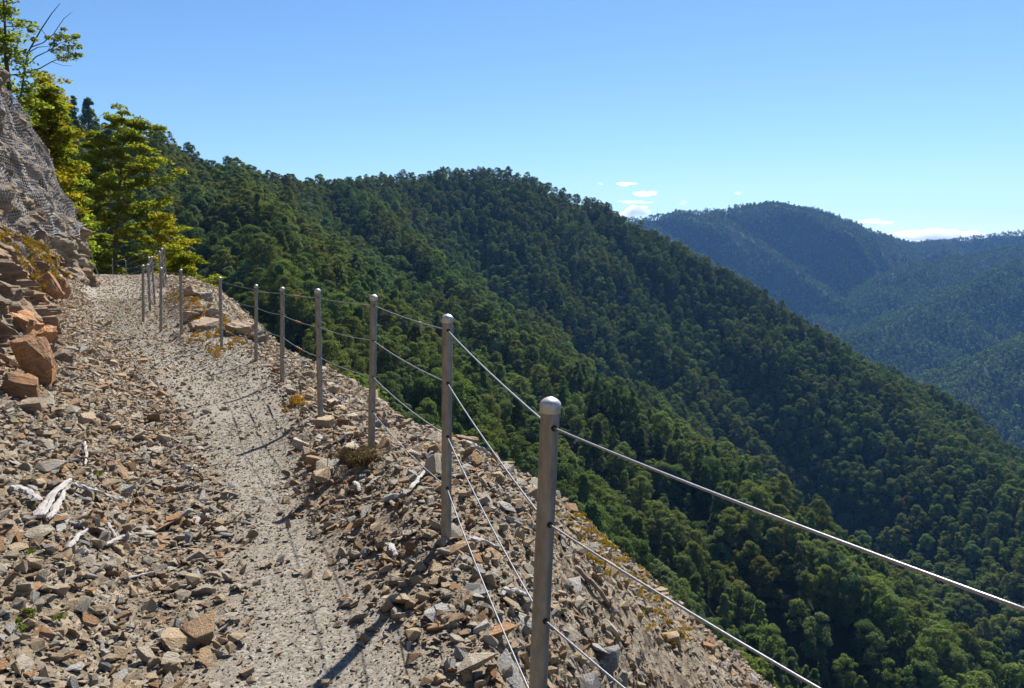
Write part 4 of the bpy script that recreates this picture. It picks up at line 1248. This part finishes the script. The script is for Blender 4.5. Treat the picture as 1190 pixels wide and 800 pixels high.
# ------------------------------------------------------------------ clouds
mcl, nt, out = newmat('cloud_vapour')
vs = N(nt, 'ShaderNodeVolumePrincipled'); vs.inputs['Color'].default_value = (1, 1, 1, 1)
vs.inputs['Density'].default_value = .012; vs.inputs['Anisotropy'].default_value = .4
nt.links.new(vs.outputs[0], out.inputs['Volume'])
def cloud(px, py, wpx, hpx, label, seed, d=11000, lobes=9):
    r = np.random.default_rng(seed); c = P(px, py, d); k = d/F
    bm = bmesh.new()
    for i in range(lobes):
        x = r.uniform(-.5, .5); sx = wpx*k*(.16+.16*r.random()); sz = hpx*k*(.22+.28*r.random())*(1-1.2*abs(x))
        mat = Matrix.Translation((x*wpx*k*.8, r.normal(0, wpx*k*.12), (r.random()-.35)*hpx*k*.45)) @ Matrix.Diagonal((sx, sx*.7, max(sz, hpx*k*.12), 1))
        bmesh.ops.create_icosphere(bm, subdivisions=3, radius=1, matrix=mat)
    for v in bm.verts:
        n_ = fbm(np.array([v.co.x/(hpx*k)*1.7+seed]), np.array([v.co.z/(hpx*k)*2.1+v.co.y/(hpx*k)]), seed, 3)[0]
        v.co.z += n_*hpx*k*.30; v.co.x += n_*hpx*k*.4
    me = bpy.data.meshes.new('cloud'); bm.to_mesh(me); bm.free()
    rm = obj('cloud', me, mcl); rm.location = tuple(c)
    md = rm.modifiers.new('fuse', 'REMESH'); md.mode = 'VOXEL'; md.voxel_size = max(hpx*k*.06, 4)
    tag(rm, label, 'cloud', 'small white clouds above the ridges'); return rm
cloud(735, 246, 40, 13, 'brightest small puffy cloud sitting on the ridge line where the two hills meet', 1)
cloud(748, 226, 26, 8, 'wispy slanting cloud above the puffy one', 2)
cloud(741, 235.5, 34, 4.5, 'thin flat streak just above the puffy cloud', 3, lobes=6)
cloud(726, 214.5, 26, 4.5, 'thin flat cloud highest above the ridge junction', 4, lobes=6)
cloud(697, 214, 9, 3, 'tiny faint wisp left of the highest thin cloud', 5, lobes=4)
cloud(796, 236, 11, 5.5, 'small round cloud just above the left shoulder of the far mountain', 6, lobes=5)
cloud(856, 225.5, 12, 3, 'tiny pale wisp above the far mountain', 7, lobes=4)
cloud(1014, 259, 36, 9, 'white cloud peeping over the right shoulder of the far mountain', 8)
cloud(1092, 275, 92, 13, 'long low white cloud bank over the saddle at the far right', 9, lobes=14)

# ------------------------------------------------------------------ air
mh, nt, out = newmat('mountain_haze')
vp = N(nt, 'ShaderNodeVolumePrincipled'); vp.inputs['Color'].default_value = (.20, .46, 1, 1)
vp.inputs['Density'].default_value = .00006; vp.inputs['Anisotropy'].default_value = .15
nt.links.new(vp.outputs[0], out.inputs['Volume'])
bm = bmesh.new(); bmesh.ops.create_cube(bm, size=1)
x0, x1, y0, y1, z0, z1 = -9600, 9600, -1600, 9300, -460, 560
for v in bm.verts: v.co = (x0 if v.co.x < 0 else x1, y0 if v.co.y < 0 else y1, z0 if v.co.z < 0 else z1)
me = bpy.data.meshes.new('haze'); bm.to_mesh(me); bm.free()
tag(obj('haze', me, mh), 'thin blue haze filling the valley air', 'haze', None, 'stuff')

# ------------------------------------------------------------------ light, sky, camera
SUN_EL, SUN_AZ = math.radians(48), math.radians(20)     # azimuth clockwise from +Y (the view direction)
w = bpy.data.worlds.new('World'); SC.world = w; w.use_nodes = True
nt = w.node_tree
for n_ in list(nt.nodes): nt.nodes.remove(n_)
out = nt.nodes.new('ShaderNodeOutputWorld'); bg = nt.nodes.new('ShaderNodeBackground'); sky = nt.nodes.new('ShaderNodeTexSky')
sky.sky_type = 'NISHITA'; sky.sun_disc = False; sky.sun_elevation = SUN_EL; sky.sun_rotation = SUN_AZ
sky.altitude = 900; sky.air_density = 1.0; sky.dust_density = .15; sky.ozone_density = 3.0
hs = nt.nodes.new('ShaderNodeHueSaturation'); hs.inputs['Saturation'].default_value = 1.15; hs.inputs['Hue'].default_value = .500; hs.inputs['Value'].default_value = 1.0
nt.links.new(sky.outputs[0], hs.inputs['Color']); nt.links.new(hs.outputs[0], bg.inputs[0]); bg.inputs[1].default_value = .070
nt.links.new(bg.outputs[0], out.inputs[0])
sd = bpy.data.lights.new('sun', 'SUN'); sd.energy = 5.0; sd.angle = math.radians(.5); sd.color = (1, .955, .88)
so = bpy.data.objects.new('sun', sd); COL.objects.link(so)
dirv = Vector((math.sin(SUN_AZ)*math.cos(SUN_EL), math.cos(SUN_AZ)*math.cos(SUN_EL), math.sin(SUN_EL)))
so.rotation_euler = dirv.to_track_quat('Z', 'Y').to_euler(); so.location = (0, 0, 50)

cd = bpy.data.cameras.new('camera'); cam = bpy.data.objects.new('camera', cd); COL.objects.link(cam)
cam.location = (0, 0, EYE); cam.rotation_euler = (math.pi/2-PITCH, 0, 0)
cd.sensor_width = 36; cd.lens = 36*F/1190; cd.clip_start = .05; cd.clip_end = 40000
SC.camera = cam
SC.view_settings.view_transform = 'Standard'; SC.view_settings.look = 'None'; SC.view_settings.exposure = 1.0; SC.view_settings.gamma = 1
SC.view_settings.use_curve_mapping = False
SC.render.engine = 'CYCLES'
cy = SC.cycles
cy.max_bounces = 8; cy.diffuse_bounces = 3; cy.glossy_bounces = 2; cy.transmission_bounces = 3; cy.transparent_max_bounces = 6; cy.volume_bounces = 6
cy.use_denoising = True; cy.sample_clamp_indirect = 6; cy.caustics_reflective = False; cy.caustics_refractive = False
